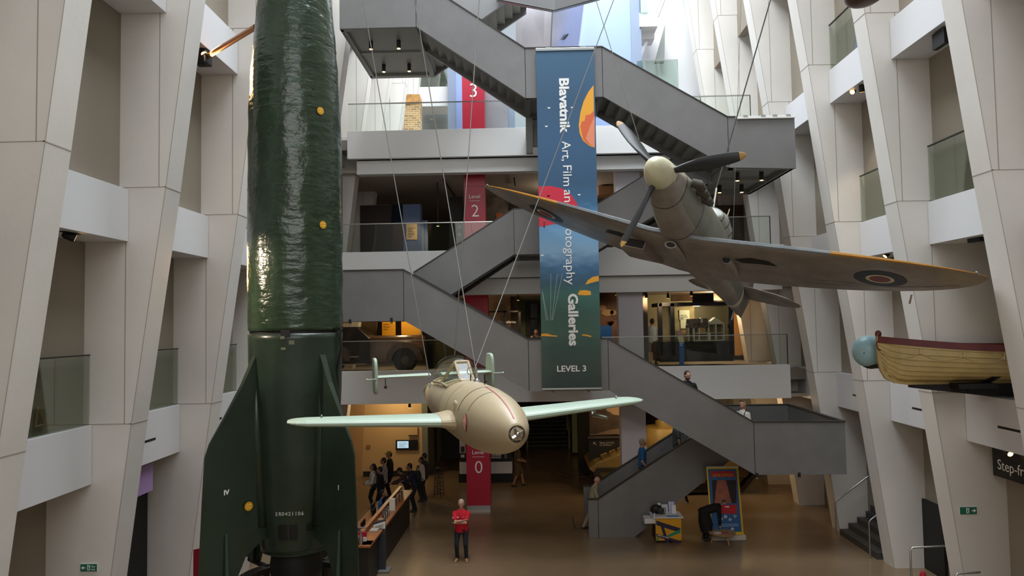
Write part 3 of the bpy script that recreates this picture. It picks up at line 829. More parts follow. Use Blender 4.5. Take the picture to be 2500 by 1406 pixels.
# elliptical wings
def wst(y):
    k = min(1, y/5.61); c = 2.54*math.sqrt(max(.0012, 1-k*k)) if k > .0 else 2.54
    le = 2.78-.25*c; z = -.54+max(0, y-.55)*math.tan(math.radians(5.76)); t = .135-.07*k
    return (y, le, c, z, t)
YS = [0, .3, .6, 1.0, 1.4, 1.8, 2.2, 2.6, 3.0, 3.05, 3.4, 3.8, 4.2, 4.6, 4.9, 5.15, 5.35, 5.48, 5.56, 5.6, 5.61]
def wm_(y, i, n):
    d = abs(i-(n-2)/2)
    if d < 1.2: return 2 if y >= 3.04 else 1
    return 3 if i < n/2 else 0
WG = {}
for sgn in (1, -1):
    WG[sgn] = wing_mesh([wst(y) for y in YS], sgn, wm_).build('wing', [M_UND, M_LE, M_YEL, M_TOPG], sp, smooth=True, angle=50)
def under(y, a):
    _, le, c, z, t = wst(abs(y)); x = min(1, max(0, (a-le)/c)); return z-.8*yt(x, t)*c
def wpatch(poly, m, name, par, lift=.006, n=6):
    """patch following the underside: outline in (span, aft)"""
    cx = sum(p[0] for p in poly)/len(poly); cy = sum(p[1] for p in poly)/len(poly); mb = MB(); rs = []
    for k in range(n+1):
        f = k/n
        rs.append([Vector((cx+(x-cx)*f, cy+(y-cy)*f, 0)) for x, y in poly])
    rs = [[Vector((p.x, p.y, under(p.x, p.y)-lift)) for p in r] for r in rs]
    return mb.rings(rs, cap=False).build(name, m, par, smooth='all')
def circ(cx, cy, r0, r1=None, n=36): return [(cx+r0*math.cos(2*PI*k/n), cy+(r1 or r0)*math.sin(2*PI*k/n)) for k in range(n)]
for sgn in (1, -1):
    c = sgn*3.87
    ro = wpatch(circ(c, 3.28, .47), mat('roundel_blue', '#2b2d38', .5), 'roundel', WG[sgn], .006, 10)
    wpatch(circ(c, 3.28, .255), mat('roundel_cream', '#d9ceae', .5), 'roundel_ring', ro, .010, 8)
    wpatch(circ(c, 3.28, .185), mat('roundel_red', '#7d2e2c', .5), 'roundel_centre', ro, .014, 8)
    # wheel bay slot, gun covers and aileron hinge
    wpatch([(sgn*x, y) for x, y in ((1.15, 2.85), (1.5, 2.7), (1.85, 2.8), (2.0, 3.05), (1.65, 3.0), (1.3, 3.02))], M_BLACK, 'wheel_bay', WG[sgn], .008)
    mb = MB().tube([(sgn*4.4, 4.15, under(4.4, 4.1)), (sgn*4.4, 4.28, under(4.4, 4.1)-.16)], .02, 6)
    mb.build('hinge_horn', M_UND, WG[sgn])
    mb = MB().ball((sgn*5.42, wst(5.42)[1]+.02, wst(5.42)[3]+.01), (.03, .06, .03)); mb.build('tip_lamp', M_LE, WG[sgn], smooth=True)
    for i, (y0, y1, a) in enumerate(((2.4, 5.2, 4.0), (2.6, 4.9, 3.75))):
        mb = MB()
        for k in range(12):
            ya = y0+(y1-y0)*k/12; yb = y0+(y1-y0)*(k+1)/12
            aa = min(a, wst(yb)[1]+wst(yb)[2]*.82); mb.add([(sgn*ya, aa, under(ya, aa)-.004), (sgn*yb, aa, under(yb, aa)-.004), (sgn*yb, aa+.012, under(yb, aa+.012)-.004), (sgn*ya, aa+.012, under(ya, aa+.012)-.004)], [(0, 1, 2, 3)])
        mb.build('panel_seam', M_DARK, WG[sgn])
# radiator under the starboard wing, oil cooler under the port wing, intake in the middle
z = under(1.1, 3.0)
mb = MB().rings([[Vector((x, a, zz)) for x, zz in ((-1.42, z+.05), (-1.42, z-d), (-.82, z-d), (-.82, z+.05))] for a, d in ((2.78, .22), (3.0, .25), (3.5, .22), (4.1, .05))])
rad = mb.build('radiator', M_UND, sp)
MB().span((-1.39, 2.765, z-.2), (-.85, 2.79, z-.02)).build('radiator_mouth', M_BLACK, rad)
z = under(1.0, 3.0)
oc = MB().rings([[Vector((1.0+r*math.cos(2*PI*k/14), a, z-.03+r*.9*math.sin(2*PI*k/14))) for k in range(14)] for a, r in ((2.85, .10), (3.0, .14), (3.4, .13), (3.95, .05))]).build('oil_cooler', M_UND, sp, smooth=True)
MB().rings([[Vector((1.0+r*math.cos(2*PI*k/14), a, z-.03+r*.9*math.sin(2*PI*k/14))) for k in range(14)] for a, r in ((2.84, .085), (2.85, .085))]).build('oil_cooler_mouth', M_BLACK, oc)
ci = MB().rings([[Vector((hw*math.cos(2*PI*k/14), a, zc+.08*math.sin(2*PI*k/14))) for k in range(14)] for a, hw, zc in ((2.15, .13, -.80), (2.35, .14, -.80), (2.9, .11, -.77), (3.2, .04, -.74))]).build('air_intake', M_UND, sp, smooth=True)
MB().rings([[Vector((hw*math.cos(2*PI*k/14), a, -.80+.055*math.sin(2*PI*k/14))) for k in range(14)] for a, hw in ((2.14, .10), (2.16, .10))]).build('air_intake_mouth', M_BLACK, ci)
# exhaust stubs on both sides
for sgn in (1, -1):
    for k in range(3):
        a = 1.28+k*.34
        mb = MB().tube([(sgn*.36, a-.06, .25), (sgn*.50, a+.02, .255), (sgn*.54, a+.18, .25)], [.08, .105, .075], 10)
        mb.build('exhaust_stub', mat('exhaust_dark', '#57524b', .5, .5), sp, smooth=True)
# canopy, mast, fin, tailplanes, tail wheel
mb = MB().rings([sect(a, hw, zt, .45, 20, 2.0) for a, hw, zt in ((3.55, .28, .62), (3.85, .31, .88), (4.3, .32, .98), (4.75, .30, .93), (5.3, .22, .66))])
can = mb.build('canopy', mat('pale_perspex', '#b9bcb8', .15), sp, smooth=True, angle=70)
mb = MB()
for a in (3.85, 4.3, 4.75):
    hw, zt = interp([(3.55, .28, .62), (3.85, .31, .88), (4.3, .32, .98), (4.75, .30, .93), (5.3, .22, .66)], a)
    mb.rings([sect(a-.02, hw+.008, zt+.008, .45, 20, 2), sect(a+.02, hw+.008, zt+.008, .45, 20, 2)], cap=False)
mb.build('canopy_frame', M_TOPG, can)
MB().tube([(0, 5.0, .6), (0, 4.95, 1.35)], [.03, .012], 8).build('aerial_mast', mat('mast_pale', '#b3a995', .5), sp)
def slab(outline, th, axis):
    """tapered flying surface: outline points, thin at the rim"""
    cx = [sum(p[i] for p in outline)/len(outline) for i in range(3)]
    mb = MB(); N = len(outline); vs = [list(p) for p in outline]
    inn = [[p[i]+(cx[i]-p[i])*.28 for i in range(3)] for p in outline]
    U = [list(p) for p in inn]; L = [list(p) for p in inn]
    for p in U: p[axis] += th/2
    for p in L: p[axis] -= th/2
    mb.add(vs+U+L, [tuple(N+i for i in range(N)), tuple(2*N+i for i in range(N))[::-1]]+[(i, (i+1) % N, N+(i+1) % N, N+i) for i in range(N)]+[((i+1) % N, i, 2*N+i, 2*N+(i+1) % N) for i in range(N)])
    return mb
slab([(0, 7.2, .3), (0, 7.7, .75), (0, 8.05, 1.2), (0, 8.3, 1.38), (0, 8.6, 1.4), (0, 8.85, 1.15), (0, 9.05, .6), (0, 9.08, .1), (0, 8.9, -.28), (0, 8.55, -.3), (0, 8.3, -.1)], .14, 0).build('tail_fin', M_UND, sp, smooth=True)
for sgn in (1, -1):
    slab([(sgn*x, y, .28) for x, y in ((0, 7.55), (.5, 7.6), (1.0, 7.72), (1.35, 7.9), (1.57, 8.15), (1.6, 8.3), (1.5, 8.5), (1.2, 8.62), (.6, 8.72), (0, 8.72))], .11, 2).build('tailplane', M_UND, sp, smooth=True)
mb = MB().tube([(0, 8.0, -.2), (0, 8.08, -.62)], .025, 8)
tw = mb.build('tail_leg', M_UND, sp)
MB().lathe([(.04, -.04), (.11, -.035), (.125, 0), (.11, .035), (.04, .04)], (0, 8.1, -.72), 18, rotm('Y', PI/2)).build('tail_wheel', M_BLACK, tw, smooth=True)
# lifting eyes on the cowling
for p, q in (((.47, 2.55, .35), (.43, 2.45, .75)),):
    MB().tube([p, q], .025, 8).build('lifting_rod', M_STEEL, sp)
def wp(o, p): return wmat(o) @ Vector(p)
# ---- the rocket plane
ok = thing('rocket_plane', 'cream rocket powered aircraft with pale green wings, hanging nose on above the floor', 'aeroplane')
pose(ok, [[0.9575, -0.2879, -0.0159], [0.2879, 0.9576, -0.0039], [0.0163, -0.0009, 0.9999]], (-.129, 8.433, 5.148))
M_CRM = mat('cream_paint', '#b3a182', .42, var=.05, vscale=2)
M_MINT = mat('pale_green_paint', '#a3b4a2', .42, var=.04, vscale=2)
OF = [(0, .10), (.06, .14), (.16, .19), (.35, .257), (.65, .328), (1.0, .378), (1.5, .412), (2.2, .422), (3.0, .412), (3.8, .375), (4.6, .305), (5.3, .225), (5.9, .15), (6.07, .12)]
OZ = .02
def orad(a): return interp(OF, a)[0]
AA = [0, .03, .06, .11, .16, .25, .35, .5, .65, .82, 1.0, 1.25, 1.5, 1.85, 2.2, 2.6, 3.0, 3.4, 3.8, 4.2, 4.6, 5, 5.3, 5.6, 5.9, 6.07]
def smooth_rad(a):
    # Catmull-like smoothing of the profile
    return (orad(max(0, a-.08))+2*orad(a)+orad(min(6.07, a+.08)))/4 if a > .1 else orad(a)
body = MB().rings([[Vector((smooth_rad(a)*math.cos(2*PI*k/40), a, smooth_rad(a)*1.03*math.sin(2*PI*k/40))) for k in range(40)] for a in AA]).build('fuselage', M_CRM, ok, smooth=True, angle=80)
def oring(a, w, m, name, k0=0, k1=40, gap=.003):
    rs = []
    for aa in (a, a+w):
        r = smooth_rad(aa)+gap
        rs.append([Vector((r*math.cos(2*PI*k/40), aa, r*1.03*math.sin(2*PI*k/40))) for k in range(k0, k1+1)])
    return MB().rings(rs, cap=False, closed=False).build(name, m, ok, smooth='all')
oring(1.42, .014, M_DARK, 'panel_seam', 2, 18)
M_CSEAM = mat('cream_seam', '#8b8168', .6)
oring(1.0, .03, M_CSEAM, 'panel_seam', 10, 17); oring(2.15, .01, M_CSEAM, 'panel_seam', 12, 26); oring(2.75, .01, M_CSEAM, 'panel_seam', 12, 26)
def ostripe(a0, a1, w, m, name, ang=PI/2, n=24):
    rs = []
    for i in range(n+1):
        a = a0+(a1-a0)*i/n; r = smooth_rad(a)+.004
        rs.append([Vector((r*math.cos(ang+s*w/r), a, r*1.03*math.sin(ang+s*w/r))) for s in (-1, 1)])
    mb = MB()
    for A, B in zip(rs[:-1], rs[1:]): mb.add([A[0], A[1], B[1], B[0]], [(0, 1, 2, 3)])
    return mb.build(name, m, ok)
ostripe(.09, 1.45, .008, mat('thin_red_line', '#a8403c', .5), 'red_line')
MB().rings([[Vector((r*math.cos(2*PI*k/24), a, r*math.sin(2*PI*k/24))) for k in range(24)] for r, a in ((.098, -.012), (.098, .0), (.075, .0), (.06, .06), (.001, .06))], cap=False).build('fuse_well', mat('fuse_grey', '#3c3a35', .5), ok)
fz = MB().rings([[Vector((r*math.cos(2*PI*k/12), a, r*math.sin(2*PI*k/12))) for k in range(12)] for r, a in ((.03, .05), (.035, -.03), (.02, -.06), (.005, -.065))]).build('nose_fuse', M_STEEL, ok, smooth=True)
mb = MB()
for k in range(4):
    a = k*PI/2+.5; mb.box((.05*math.cos(a), -.045, .05*math.sin(a)), (.05, .012, .028), rotm('Y', -a) @ rotm('X', .5))
mb.build('fuse_vane', M_STEEL, fz)
# pink blossom emblem on the side, outlined in red
def osurf(px, py):
    Mi = wmat(ok).inverted(); o = Mi @ EYE; d = (Mi @ at(px, py, 9)-o).normalized()
    for i in range(3000):
        p = o+d*(6+i*.002)
        if 0 < p.y < 6 and math.hypot(p.x, p.z/1.03) <= smooth_rad(p.y)+.006: return p
    return o
def oshape(pxs, m, name, lift=0):
    P = [osurf(*q) for q in pxs]; c = sum(P, Vector())/len(P)
    P = [p+Vector((p.x, 0, p.z)).normalized()*lift for p in P]; c = c+Vector((c.x, 0, c.z)).normalized()*(lift+.006)
    N = len(P); return MB().add(P+[c], [(i, (i+1) % N, N) for i in range(N)]).build(name, m, ok)
EM = [(1139, 1010), (1140, 1018), (1140, 1026), (1141, 1034), (1139, 1042), (1139, 1052), (1136, 1054), (1134, 1047), (1130, 1040), (1131, 1032), (1128, 1026), (1130, 1020), (1135, 1016), (1136, 1011)]
oshape(EM, mat('emblem_red', '#b8524c', .5), 'blossom_outline', .002)
cxy = (sum(e[0] for e in EM)/len(EM), sum(e[1] for e in EM)/len(EM))
oshape([(cxy[0]+(x-cxy[0])*.72, cxy[1]+(y-cxy[1])*.86) for x, y in EM], mat('emblem_pink', '#e0a79c', .5), 'blossom', .007)
# access blister, wings, tail
bp = osurf(1112, 988); MB().ball(bp, (.03, .07, .06)).build('blister', M_CRM, ok, smooth=True)
for sgn in (1, -1):
    st = [(y, 1.52+(y-.4)*.14, 1.12-(y-.4)*.185, -.05+(y-.4)*.045, .17-.02*y/2.5) for y in (.2, .6, 1.1, 1.6, 2.0, 2.3)]
    st += [(2.42, 1.83, .72, .042, .11), (2.49, 1.91, .58, .043, .09), (2.54, 2.02, .34, .044, .05)]
    w_ = wing_mesh(st, sgn, lambda y, i, n: 0).build('wing', M_MINT, ok, smooth=True, angle=80)
    wing_mesh([(.2, 1.38, 1.5, -.05, .30), (.34, 1.43, 1.34, -.05, .25), (.46, 1.49, 1.19, -.047, .20), (.58, 1.535, 1.10, -.042, .172)], sgn, lambda y, i, n: 0).build('wing_root', M_CRM, ok, smooth=True, angle=80)
    mb = MB().ball((sgn*2.1, 2.0, .10), (.015, .03, .03)); mb.build('wing_stud', M_STEEL, w_)
    # tailplane and rounded end fin
    wing_mesh([(y, 5.25+y*.05, .62-y*.08, .34, .11) for y in (.1, .5, .9, 1.08)], sgn, lambda y, i, n: 0).build('tailplane', M_MINT, ok, smooth=True, angle=55)
    prof = []
    for k in range(24):
        a = 2*PI*k/24; c, s = math.cos(a), math.sin(a)
        prof.append((sgn*1.08, 5.55+.25*math.copysign(abs(c)**.5, c), .36+.33*math.copysign(abs(s)**.7, s)))
    f_ = MB().prism([(x-.03, y, z) for x, y, z in prof], (.06, 0, 0)).build('end_fin', M_MINT, ok, smooth=True, bevel=.022)
    mb = MB().tube([(sgn*1.08, 5.3, .32), (sgn*1.24, 5.24, .32)], .012, 6); mb.ball((sgn*1.25, 5.24, .32), .022)
    mb.build('fin_stud', M_MINT, f_, smooth=True)
    mb = MB().tube([(sgn*.92, 5.3, .32), (sgn*.92, 5.3, .2)], .008, 6); mb.ball((sgn*.92, 5.3, .17), .03)
    mb.build('balance_weight', M_DARK, f_, smooth=True)
# pylon probe under the port wing
mb = MB().tube([(1.66, 1.85, .0), (1.66, 1.8, -.10), (1.74, 1.5, -.11)], [.05, .035, .02], 8); mb.build('pitot_probe', M_STEEL, ok, smooth=True)

# cockpit: sill, windscreen frame and clear hood
CN = [(2.62, .20, .44), (2.78, .225, .50), (2.98, .24, .66), (3.2, .26, .745), (3.5, .265, .77), (3.9, .25, .73), (4.3, .21, .62), (4.75, .12, .42)]
hood = MB().rings([sect(a, hw, zt, .26, 24, 2.2) for a, hw, zt in CN[2:]]).build('canopy', glass('perspex', '#f2f5f2', .012, .08, .15), ok, smooth=True, angle=80)
def frame(pts, r=.02, m=None, name='canopy_frame'):
    return MB().tube(pts, r, 8).build(name, m or M_CRM, ok, smooth=True)
W0 = [(-.27, 2.74, .34), (-.10, 2.6, .425), (.10, 2.6, .425), (.27, 2.74, .34)]
W1 = [(-.235, 3.0, .52), (-.10, 2.98, .68), (.10, 2.98, .68), (.235, 3.0, .52)]
frame([W0[1], W1[1]]); frame([W0[2], W1[2]]); frame([W1[1], W1[2]], .025); frame([W0[1], W0[2]], .018)
for s in (0, 3):
    frame([W0[s], W0[1 if s == 0 else 2]], .016); frame([W0[s], (W0[s][0]*1.02, 3.25, .36)], .02); frame([(W0[s][0]*1.02, 3.25, .36), W1[1 if s == 0 else 2]], .025)
mb = MB().quad(W0[1], W0[2], W1[2], W1[1]); mb.quad(W0[0], W0[1], W1[1], (-.275, 3.22, .37)); mb.quad(W0[3], W0[2], W1[2], (.275, 3.22, .37))
mb.build('windscreen', glass('windscreen_glass', '#eef2ee', .004, .1, .05), ok)
frame([(-.27, 3.2, .36), (-.24, 4.2, .31), (0, 4.9, .31), (.24, 4.2, .31), (.27, 3.2, .36)], .018)
MB().ball((0, 3.4, .30), (.22, .6, .12)).build('cockpit_well', mat('cockpit_dark', '#2a2822', .7), ok, smooth=True)
sight = MB().tube([(.02, 2.45, .42), (.02, 2.45, .52)], .008, 6).build('gun_sight', M_DARK, ok)
MB().lathe([(.045, 0), (.055, 0), (.055, .012), (.045, .012)], (.02, 2.45, .57), 20, rotm('X', PI/2), cap=False).build('sight_ring', M_STEEL, sight)
MB().tube([(.06, 1.75, .41), (.06, 1.75, .56)], .006, 6).build('aerial', M_DARK, ok)
MB().rings([sect(a, r, OZ+r, OZ-r, 12, 2) for a, r in ((6.0, .13), (6.12, .10))]).build('exhaust', M_BLACK, ok)
lug = MB().lathe([(.06, 0), (.05, .03), (.02, .06), (.001, .06)], (.08, 2.3, .41), 14)
lug.tube([(.08, 2.3, .45), (.09, 2.42, .62)], .022, 8).build('lifting_lug', M_STEEL, ok, smooth=True)
lug2 = MB().box((-.26, 4.35, .22), (.06, .06, .06)).build('lifting_lug', M_STEEL, ok)
# ---- suspension wires
ROOFZ = 21.35
wire_tops = []
def wire(name, label, low, px, py, Y, r=.008, mid=None):
    """taut wire from a lifting point up to the roof steel, passing a photo point on its way"""
    low = Vector(low); v = at(px, py, Y)-low; top = low+v*((ROOFZ-low.z)/v.z)
    wire_tops.append(top)
    o = MB().tube([low, top], r, 6).build(name, M_CABLE); tag(o, label, 'wire', 'suspension wires')
tailp, nosep = wp(ok, (-.26, 4.35, .25)), wp(ok, (.09, 2.42, .63))
canp = wp(ok, (0, 3.5, .77))
wire('suspension_wire', 'leftmost suspension wire, running down to the left tail root of the cream aircraft', tailp, 886, 0, 13)
wire('suspension_wire', 'suspension wire running from upper left to the lifting lug ahead of the cream cockpit', nosep, 1012, 0, 12)
wire('suspension_wire', 'near vertical suspension wire meeting the top of the cream aircraft canopy', canp, 1170, 0, 11.6)
wire('suspension_wire', 'long slanting suspension wire from upper right, crossing the banner down to the cream aircraft', nosep, 1498, 0, 12.5)
wire('suspension_wire', 'suspension wire crossing the upper right stair flight, down behind the fighter spinner', wp(sp, (-.45, 2.5, -.2)), 1455, 0, 15.5)
wire('suspension_wire', 'thick suspension wire from the top right down to the port side of the fighter fuselage', wp(sp, (.43, 2.45, .75)), 1881, 0, 14.0, .014)
wire('suspension_wire', 'thin suspension wire beside the upper right landing, to the fighter tail', wp(sp, (0, 6.6, .43)), 1806, 100, 19.2, .006)
mb = MB()
for tp in wire_tops: mb.span((XC-6, tp.y-.06, ROOFZ-.05), (XC+6, tp.y+.06, ROOFZ+.2))
struct('trim_3', mb, M_STEEL)
# ------------------------------------------------------------------ lifeboat in the right-hand bay
BYC = 15.0
bow = at(2141, 815, BYC)
L = 4.9
boat = thing('clinker_lifeboat', 'yellow clinker built lifeboat with dark red gunwale jutting out of the right wall', 'boat', (bow.x, BYC, 5.05))
M_HULL = mat('ochre_hull_paint', '#b39a63', .5, var=.12, vscale=2.5)
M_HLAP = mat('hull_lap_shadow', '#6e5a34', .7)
M_GUN = mat('maroon_gunwale', '#5e2426', .5, var=.15, vscale=4)
zk = at(2230, 931, BYC-.05).z-5.05
def sheer(s): return (at(2141, 824, BYC).z-5.05)-.34*(s/2.5)+.068*(s/2.5)**2*2
def hb(s): return .80*math.sin(min(1, (s+.02)/2.4)*PI/2)**.75 if s < 2.4 else .80*math.cos((s-2.4)/3.6*PI/2)**.5
def keelz(s): return zk+ (.45*max(0, 1-s/.45)**2.2)
NST = 30; NS = 8
mb = MB()
for sd in (-1, 1):
    rows = []
    for i in range(NST+1):
        s = L*i/NST; z1 = sheer(s); z0 = keelz(s); h = hb(s); r = []
        for k in range(NS+1):
            u = k/NS                        # 0 keel .. 1 gunwale
            wy = h*(1-(1-u)**2.3)**.75 if s > .3 else h*u
            wz = z0+(z1-z0)*(u**1.25)
            r.append((s, wy, wz))
        rows.append(r)
    for i in range(NST):
        for k in range(NS):
            a, b_, c, d = rows[i][k], rows[i+1][k], rows[i+1][k+1], rows[i][k+1]
            lap = .024
            P = [Vector((a[0], sd*(a[1]+lap), a[2]-.016)), Vector((b_[0], sd*(b_[1]+lap), b_[2]-.016)), Vector((c[0], sd*c[1], c[2])), Vector((d[0], sd*d[1], d[2]))]
            mb.cur = 0; mb.add(P, [(0, 1, 2, 3)])
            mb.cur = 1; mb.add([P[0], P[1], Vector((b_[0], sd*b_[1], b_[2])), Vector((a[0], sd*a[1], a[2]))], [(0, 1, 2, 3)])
hull = mb.build('hull', [M_HULL, M_HLAP], boat)
for sd in (-1, 1):
    mb = MB(); rs = []
    for i in range(NST+1):
        s = L*i/NST; y = sd*(hb(s)+.012); z = sheer(s)
        rs.append([Vector((s, y-sd*.03, z+.03)), Vector((s, y+sd*.022, z+.03)), Vector((s, y+sd*.022, z-.10)), Vector((s, y-sd*.03, z-.10))])
    mb.rings(rs).build('gunwale', M_GUN, boat)
st_ = [(-.02, sheer(0)+.06), (.06, sheer(0)+.06), (.07, .5), (.1, .3), (.2, .16), (.36, .09), (.6, zk+.07), (L, zk+.05), (L, zk-.07), (.55, zk-.07), (.3, zk-.03), (.12, .12), (.03, .28), (-.015, .5)]
MB().prism([(x, -.035, z) for x, z in st_], (0, .07, 0)).build('stem_and_keel', M_HULL, boat, bevel=.008)
MB().ball((.025, 0, sheer(0)+.07), (.065, .05, .075)).build('stem_head', M_GUN, boat, smooth=True)
MB().prism([(x, 0, z) for x, z in ((.1, sheer(0)-.12), (.4, sheer(.4)-.12), (L-.2, sheer(L)-.15), (L-.2, sheer(L)-.2), (.1, sheer(0)-.2))], (0, .02, 0)).build('deck', M_HULL, boat)
MB().tube([(0, -.05, sheer(0)-.05), (-.03, -.03, sheer(0)-.12), (-.02, -.05, sheer(0)-.22), (.03, -.06, sheer(0)-.26)], .012, 6).build('painter_ring', M_GUN, boat)
pts = [(.03, sheer(0)-.28)]+[(s, sheer(s)-.22) for s in (.62, 1.32, 2.0, 2.7, 3.4)]
def side_y(s, z):
    z0 = keelz(s)+.03; u = max(0, min(1, (z-z0)/(sheer(s)-z0)))**(1/1.25); return -(hb(s)*(1-(1-u)**2.3)**.75+.02)
for n, (A, B) in enumerate(zip(pts[:-1], pts[1:])):
    P = []
    for i in range(13):
        t = i/12; s = A[0]+(B[0]-A[0])*t; z = A[1]+(B[1]-A[1])*t-.14*4*t*(1-t)*.8
        P.append((s, side_y(s, z)-.012, z))
    MB().tube(P, .008, 6).build('grab_line', mat('pale_rope', '#c2ad7c', .8), boat, smooth=True)
    s, z = B; mb = MB().tube([(s, side_y(s, z+.1)-.012, z+.1), (s, side_y(s, z)-.02, z-.03)], .011, 6); mb.ball((s, side_y(s, z)-.014, z), .02)
    mb.build('rope_lashing', mat('pale_rope', '#c2ad7c', .8), boat)
cr_ = thing('boat_cradle', 'black steel cradle beam holding up the yellow lifeboat', 'cradle', (bow.x+.65, BYC, 4.7))
ztop = 5.05+zk-.075
MB().prism([(bow.x+.62, BYC-.09, ztop), (bow.x+5, BYC-.09, ztop), (bow.x+5, BYC-.09, 4.72), (bow.x+2.1, BYC-.09, 4.80), (bow.x+.62, BYC-.09, ztop-.05)], (0, .18, 0)).build('beam', M_BLACK, cr_, world=True)
for sx in (1.95, 4.2):
    for sd in (-1, 1):
        mb = MB().prism([(bow.x+sx-.28, BYC+sd*.1, ztop-.12), (bow.x+sx+.05, BYC+sd*.45, ztop+.17), (bow.x+sx+.2, BYC+sd*.45, ztop+.17), (bow.x+sx-.1, BYC+sd*.1, ztop-.12)], (0, .05, .0))
        mb.span((bow.x+sx-.6, BYC+sd*.08, ztop-.06), (bow.x+sx+.15, BYC+sd*.40, ztop+.04)); mb.build('chock', M_BLACK, cr_, world=True)
p = at(2122, 858, 16.0-.42)
bu_ = thing('blue_float', 'pale blue sphere tucked behind the bow of the yellow lifeboat', 'float', (p.x, p.y, p.z))
MB().ball((0, 0, 0), .335, 28, 18).build('sphere', mat('sea_blue_paint', '#8fb3bd', .4, var=.12, vscale=3), bu_, smooth=True)
MB().ball((.03, 0, -.02), (.30, .30, .345), 20, 12).build('dark_base', M_BLACK, bu_, smooth=True)
MB().tube([(0, 0, -.30), (1.4, 0, -.36)], .05, 8).build('support_arm', M_BLACK, bu_)
MB().ball((-.22, -.25, -.02), .012).build('bolt', M_BLACK, bu_)
# ------------------------------------------------------------------ spot lamps under the spandrels
def lamp_head(px, py, X, tx, label, lit=True, size=.12, power=0):
    p = atx(px, py, X); t = thing('wall_spot_lamp', label, 'lamp', p, 0, None)
    d = (Vector(tx)-p).normalized(); R = d.to_track_quat('Z', 'Y').to_matrix()
    mb = MB().lathe([(size*.35, -size*.9), (size*.5, -size*.6), (size*.55, size*.5), (size*.5, size*.55), (.001, size*.4)], (0, 0, 0), 14, R); mb.box((0, 0, size*1.0), (size*.2, size*.3, size*1.2))
    mb.build('lamp_housing', M_BLACK, t, smooth=True)
    if lit: MB().lathe([(.001, 0), (size*.45, 0)], d*size*.57, 14, R, cap=False).build('lit_face', M_LAMPON, t)
    if power: spot('wall_spot_beam', p+d*size*.7, tx, power, WARM2, 55, .6, .05)
    return t
LX, RXX = XC-7.95, XC+7.95
lamp_head(172, 577, LX-.1, (-4.2, 13.4, 6.5), 'warm spot lamp under the middle spandrel of the left wall, nearest the camera', True, .13, 420)
lamp_head(2083, 222, XC+7.35, (5, 15, 9), 'left lamp of the lit pair under the upper spandrel of the right wall', True, .13, 90)
lamp_head(2104, 217, XC+7.35, (9, 19, 8), 'right lamp of the lit pair under the upper spandrel of the right wall', True, .13, 90)
lamp_head(2165, 621, XC+8.0, (6, 18, 5), 'small lit spot lamp below the middle spandrel behind the fighter wing', True, .12, 60)
lamp_head(495, 125, XC-7.3, (-4.4, 13.3, 8.5), 'warm spot lamp tucked beside the copper brace bracket on the left wall', True, .13, 300)
def dark_rail(px0, py0, px1, py1, X, label):
    a, b_ = atx(px0, py0, X), atx(px1, py1, X)
    o = MB().span((X-.05, min(a.y, b_.y), min(a.z, b_.z)), (X+.05, max(a.y, b_.y), max(a.z, b_.z))).build('lamp_track', M_BLACK); tag(o, label, 'track')
dark_rail(152, 556, 190, 573, LX-.1, 'black lamp track under the middle spandrel of the left wall')
dark_rail(2281, 86, 2312, 104, RXX-.6, 'black lamp track under the upper spandrel at top right')
dark_rail(2367, 575, 2398, 588, RXX+.15, 'black lamp track under the middle spandrel above the lifeboat')
# ------------------------------------------------------------------ signs on the side walls
M_EXIT = mat('exit_green', '#1e6b52', .5)
def exit_sign(px, py, Y, flip, label, word=True):
    a, b_ = at(px-20, py+9, Y), at(px+20, py-9, Y)
    t = thing('exit_sign', label, 'sign', ((a.x+b_.x)/2, Y, a.z)); w, h = b_.x-a.x, b_.z-a.z
    MB().span((a.x, Y-.02, a.z), (b_.x, Y, b_.z)).build('plate', M_EXIT, t, world=True)
    MB().span((a.x-.006, Y-.014, a.z-.006), (b_.x+.006, Y-.001, b_.z+.006)).build('rim', M_WHITEPAINT, t, world=True)
    s = -1 if flip else 1; cx = (a.x+b_.x)/2; cz = (a.z+b_.z)/2; y = Y-.024
    ax = cx-s*w*.33
    MB().prism([(ax-s*w*.12, y, cz), (ax, y, cz+h*.28), (ax, y, cz+h*.08), (ax+s*w*.12, y, cz+h*.08), (ax+s*w*.12, y, cz-h*.08), (ax, y, cz-h*.08), (ax, y, cz-h*.28)], (0, .003, 0)).build('arrow', M_WHITEPAINT, t, world=True)
    mx = cx if word else cx+s*w*.05
    mb = MB().box((mx, y, cz), (w*.17, .004, h*.72)); mb.build('doorway_mark', M_WHITEPAINT, t, world=True)
    mb = MB().ball((mx-s*.0, y-.004, cz+h*.22), (h*.07, .004, h*.07)); mb.tube([(mx, y-.005, cz+h*.14), (mx+s*h*.04, y-.005, cz-h*.08), (mx-s*h*.08, y-.005, cz-h*.3)], h*.05, 5); mb.tube([(mx+s*h*.04, y-.005, cz-h*.08), (mx+s*h*.16, y-.005, cz-h*.22)], h*.04, 5); mb.tube([(mx-s*h*.14, y-.005, cz+h*.02), (mx, y-.005, cz+h*.1), (mx+s*h*.12, y-.005, cz)], h*.03, 5)
    mb.build('running_figure', M_EXIT, t, world=True)
    if word:
        lettering('Fire', h*.36, (cx+w*.16, y, cz+h*.05), (1, 0, 0), (0, 0, 1), M_WHITEPAINT, t); lettering('exit', h*.36, (cx+w*.16, y, cz-h*.33), (1, 0, 0), (0, 0, 1), M_WHITEPAINT, t)
exit_sign(218, 1385, colY(4)-.005, False, 'green Fire exit sign with a left arrow low on the second left column')
exit_sign(2363, 1246, colY(5)-.005, True, 'green exit sign with a right arrow on the column below the lifeboat', False)
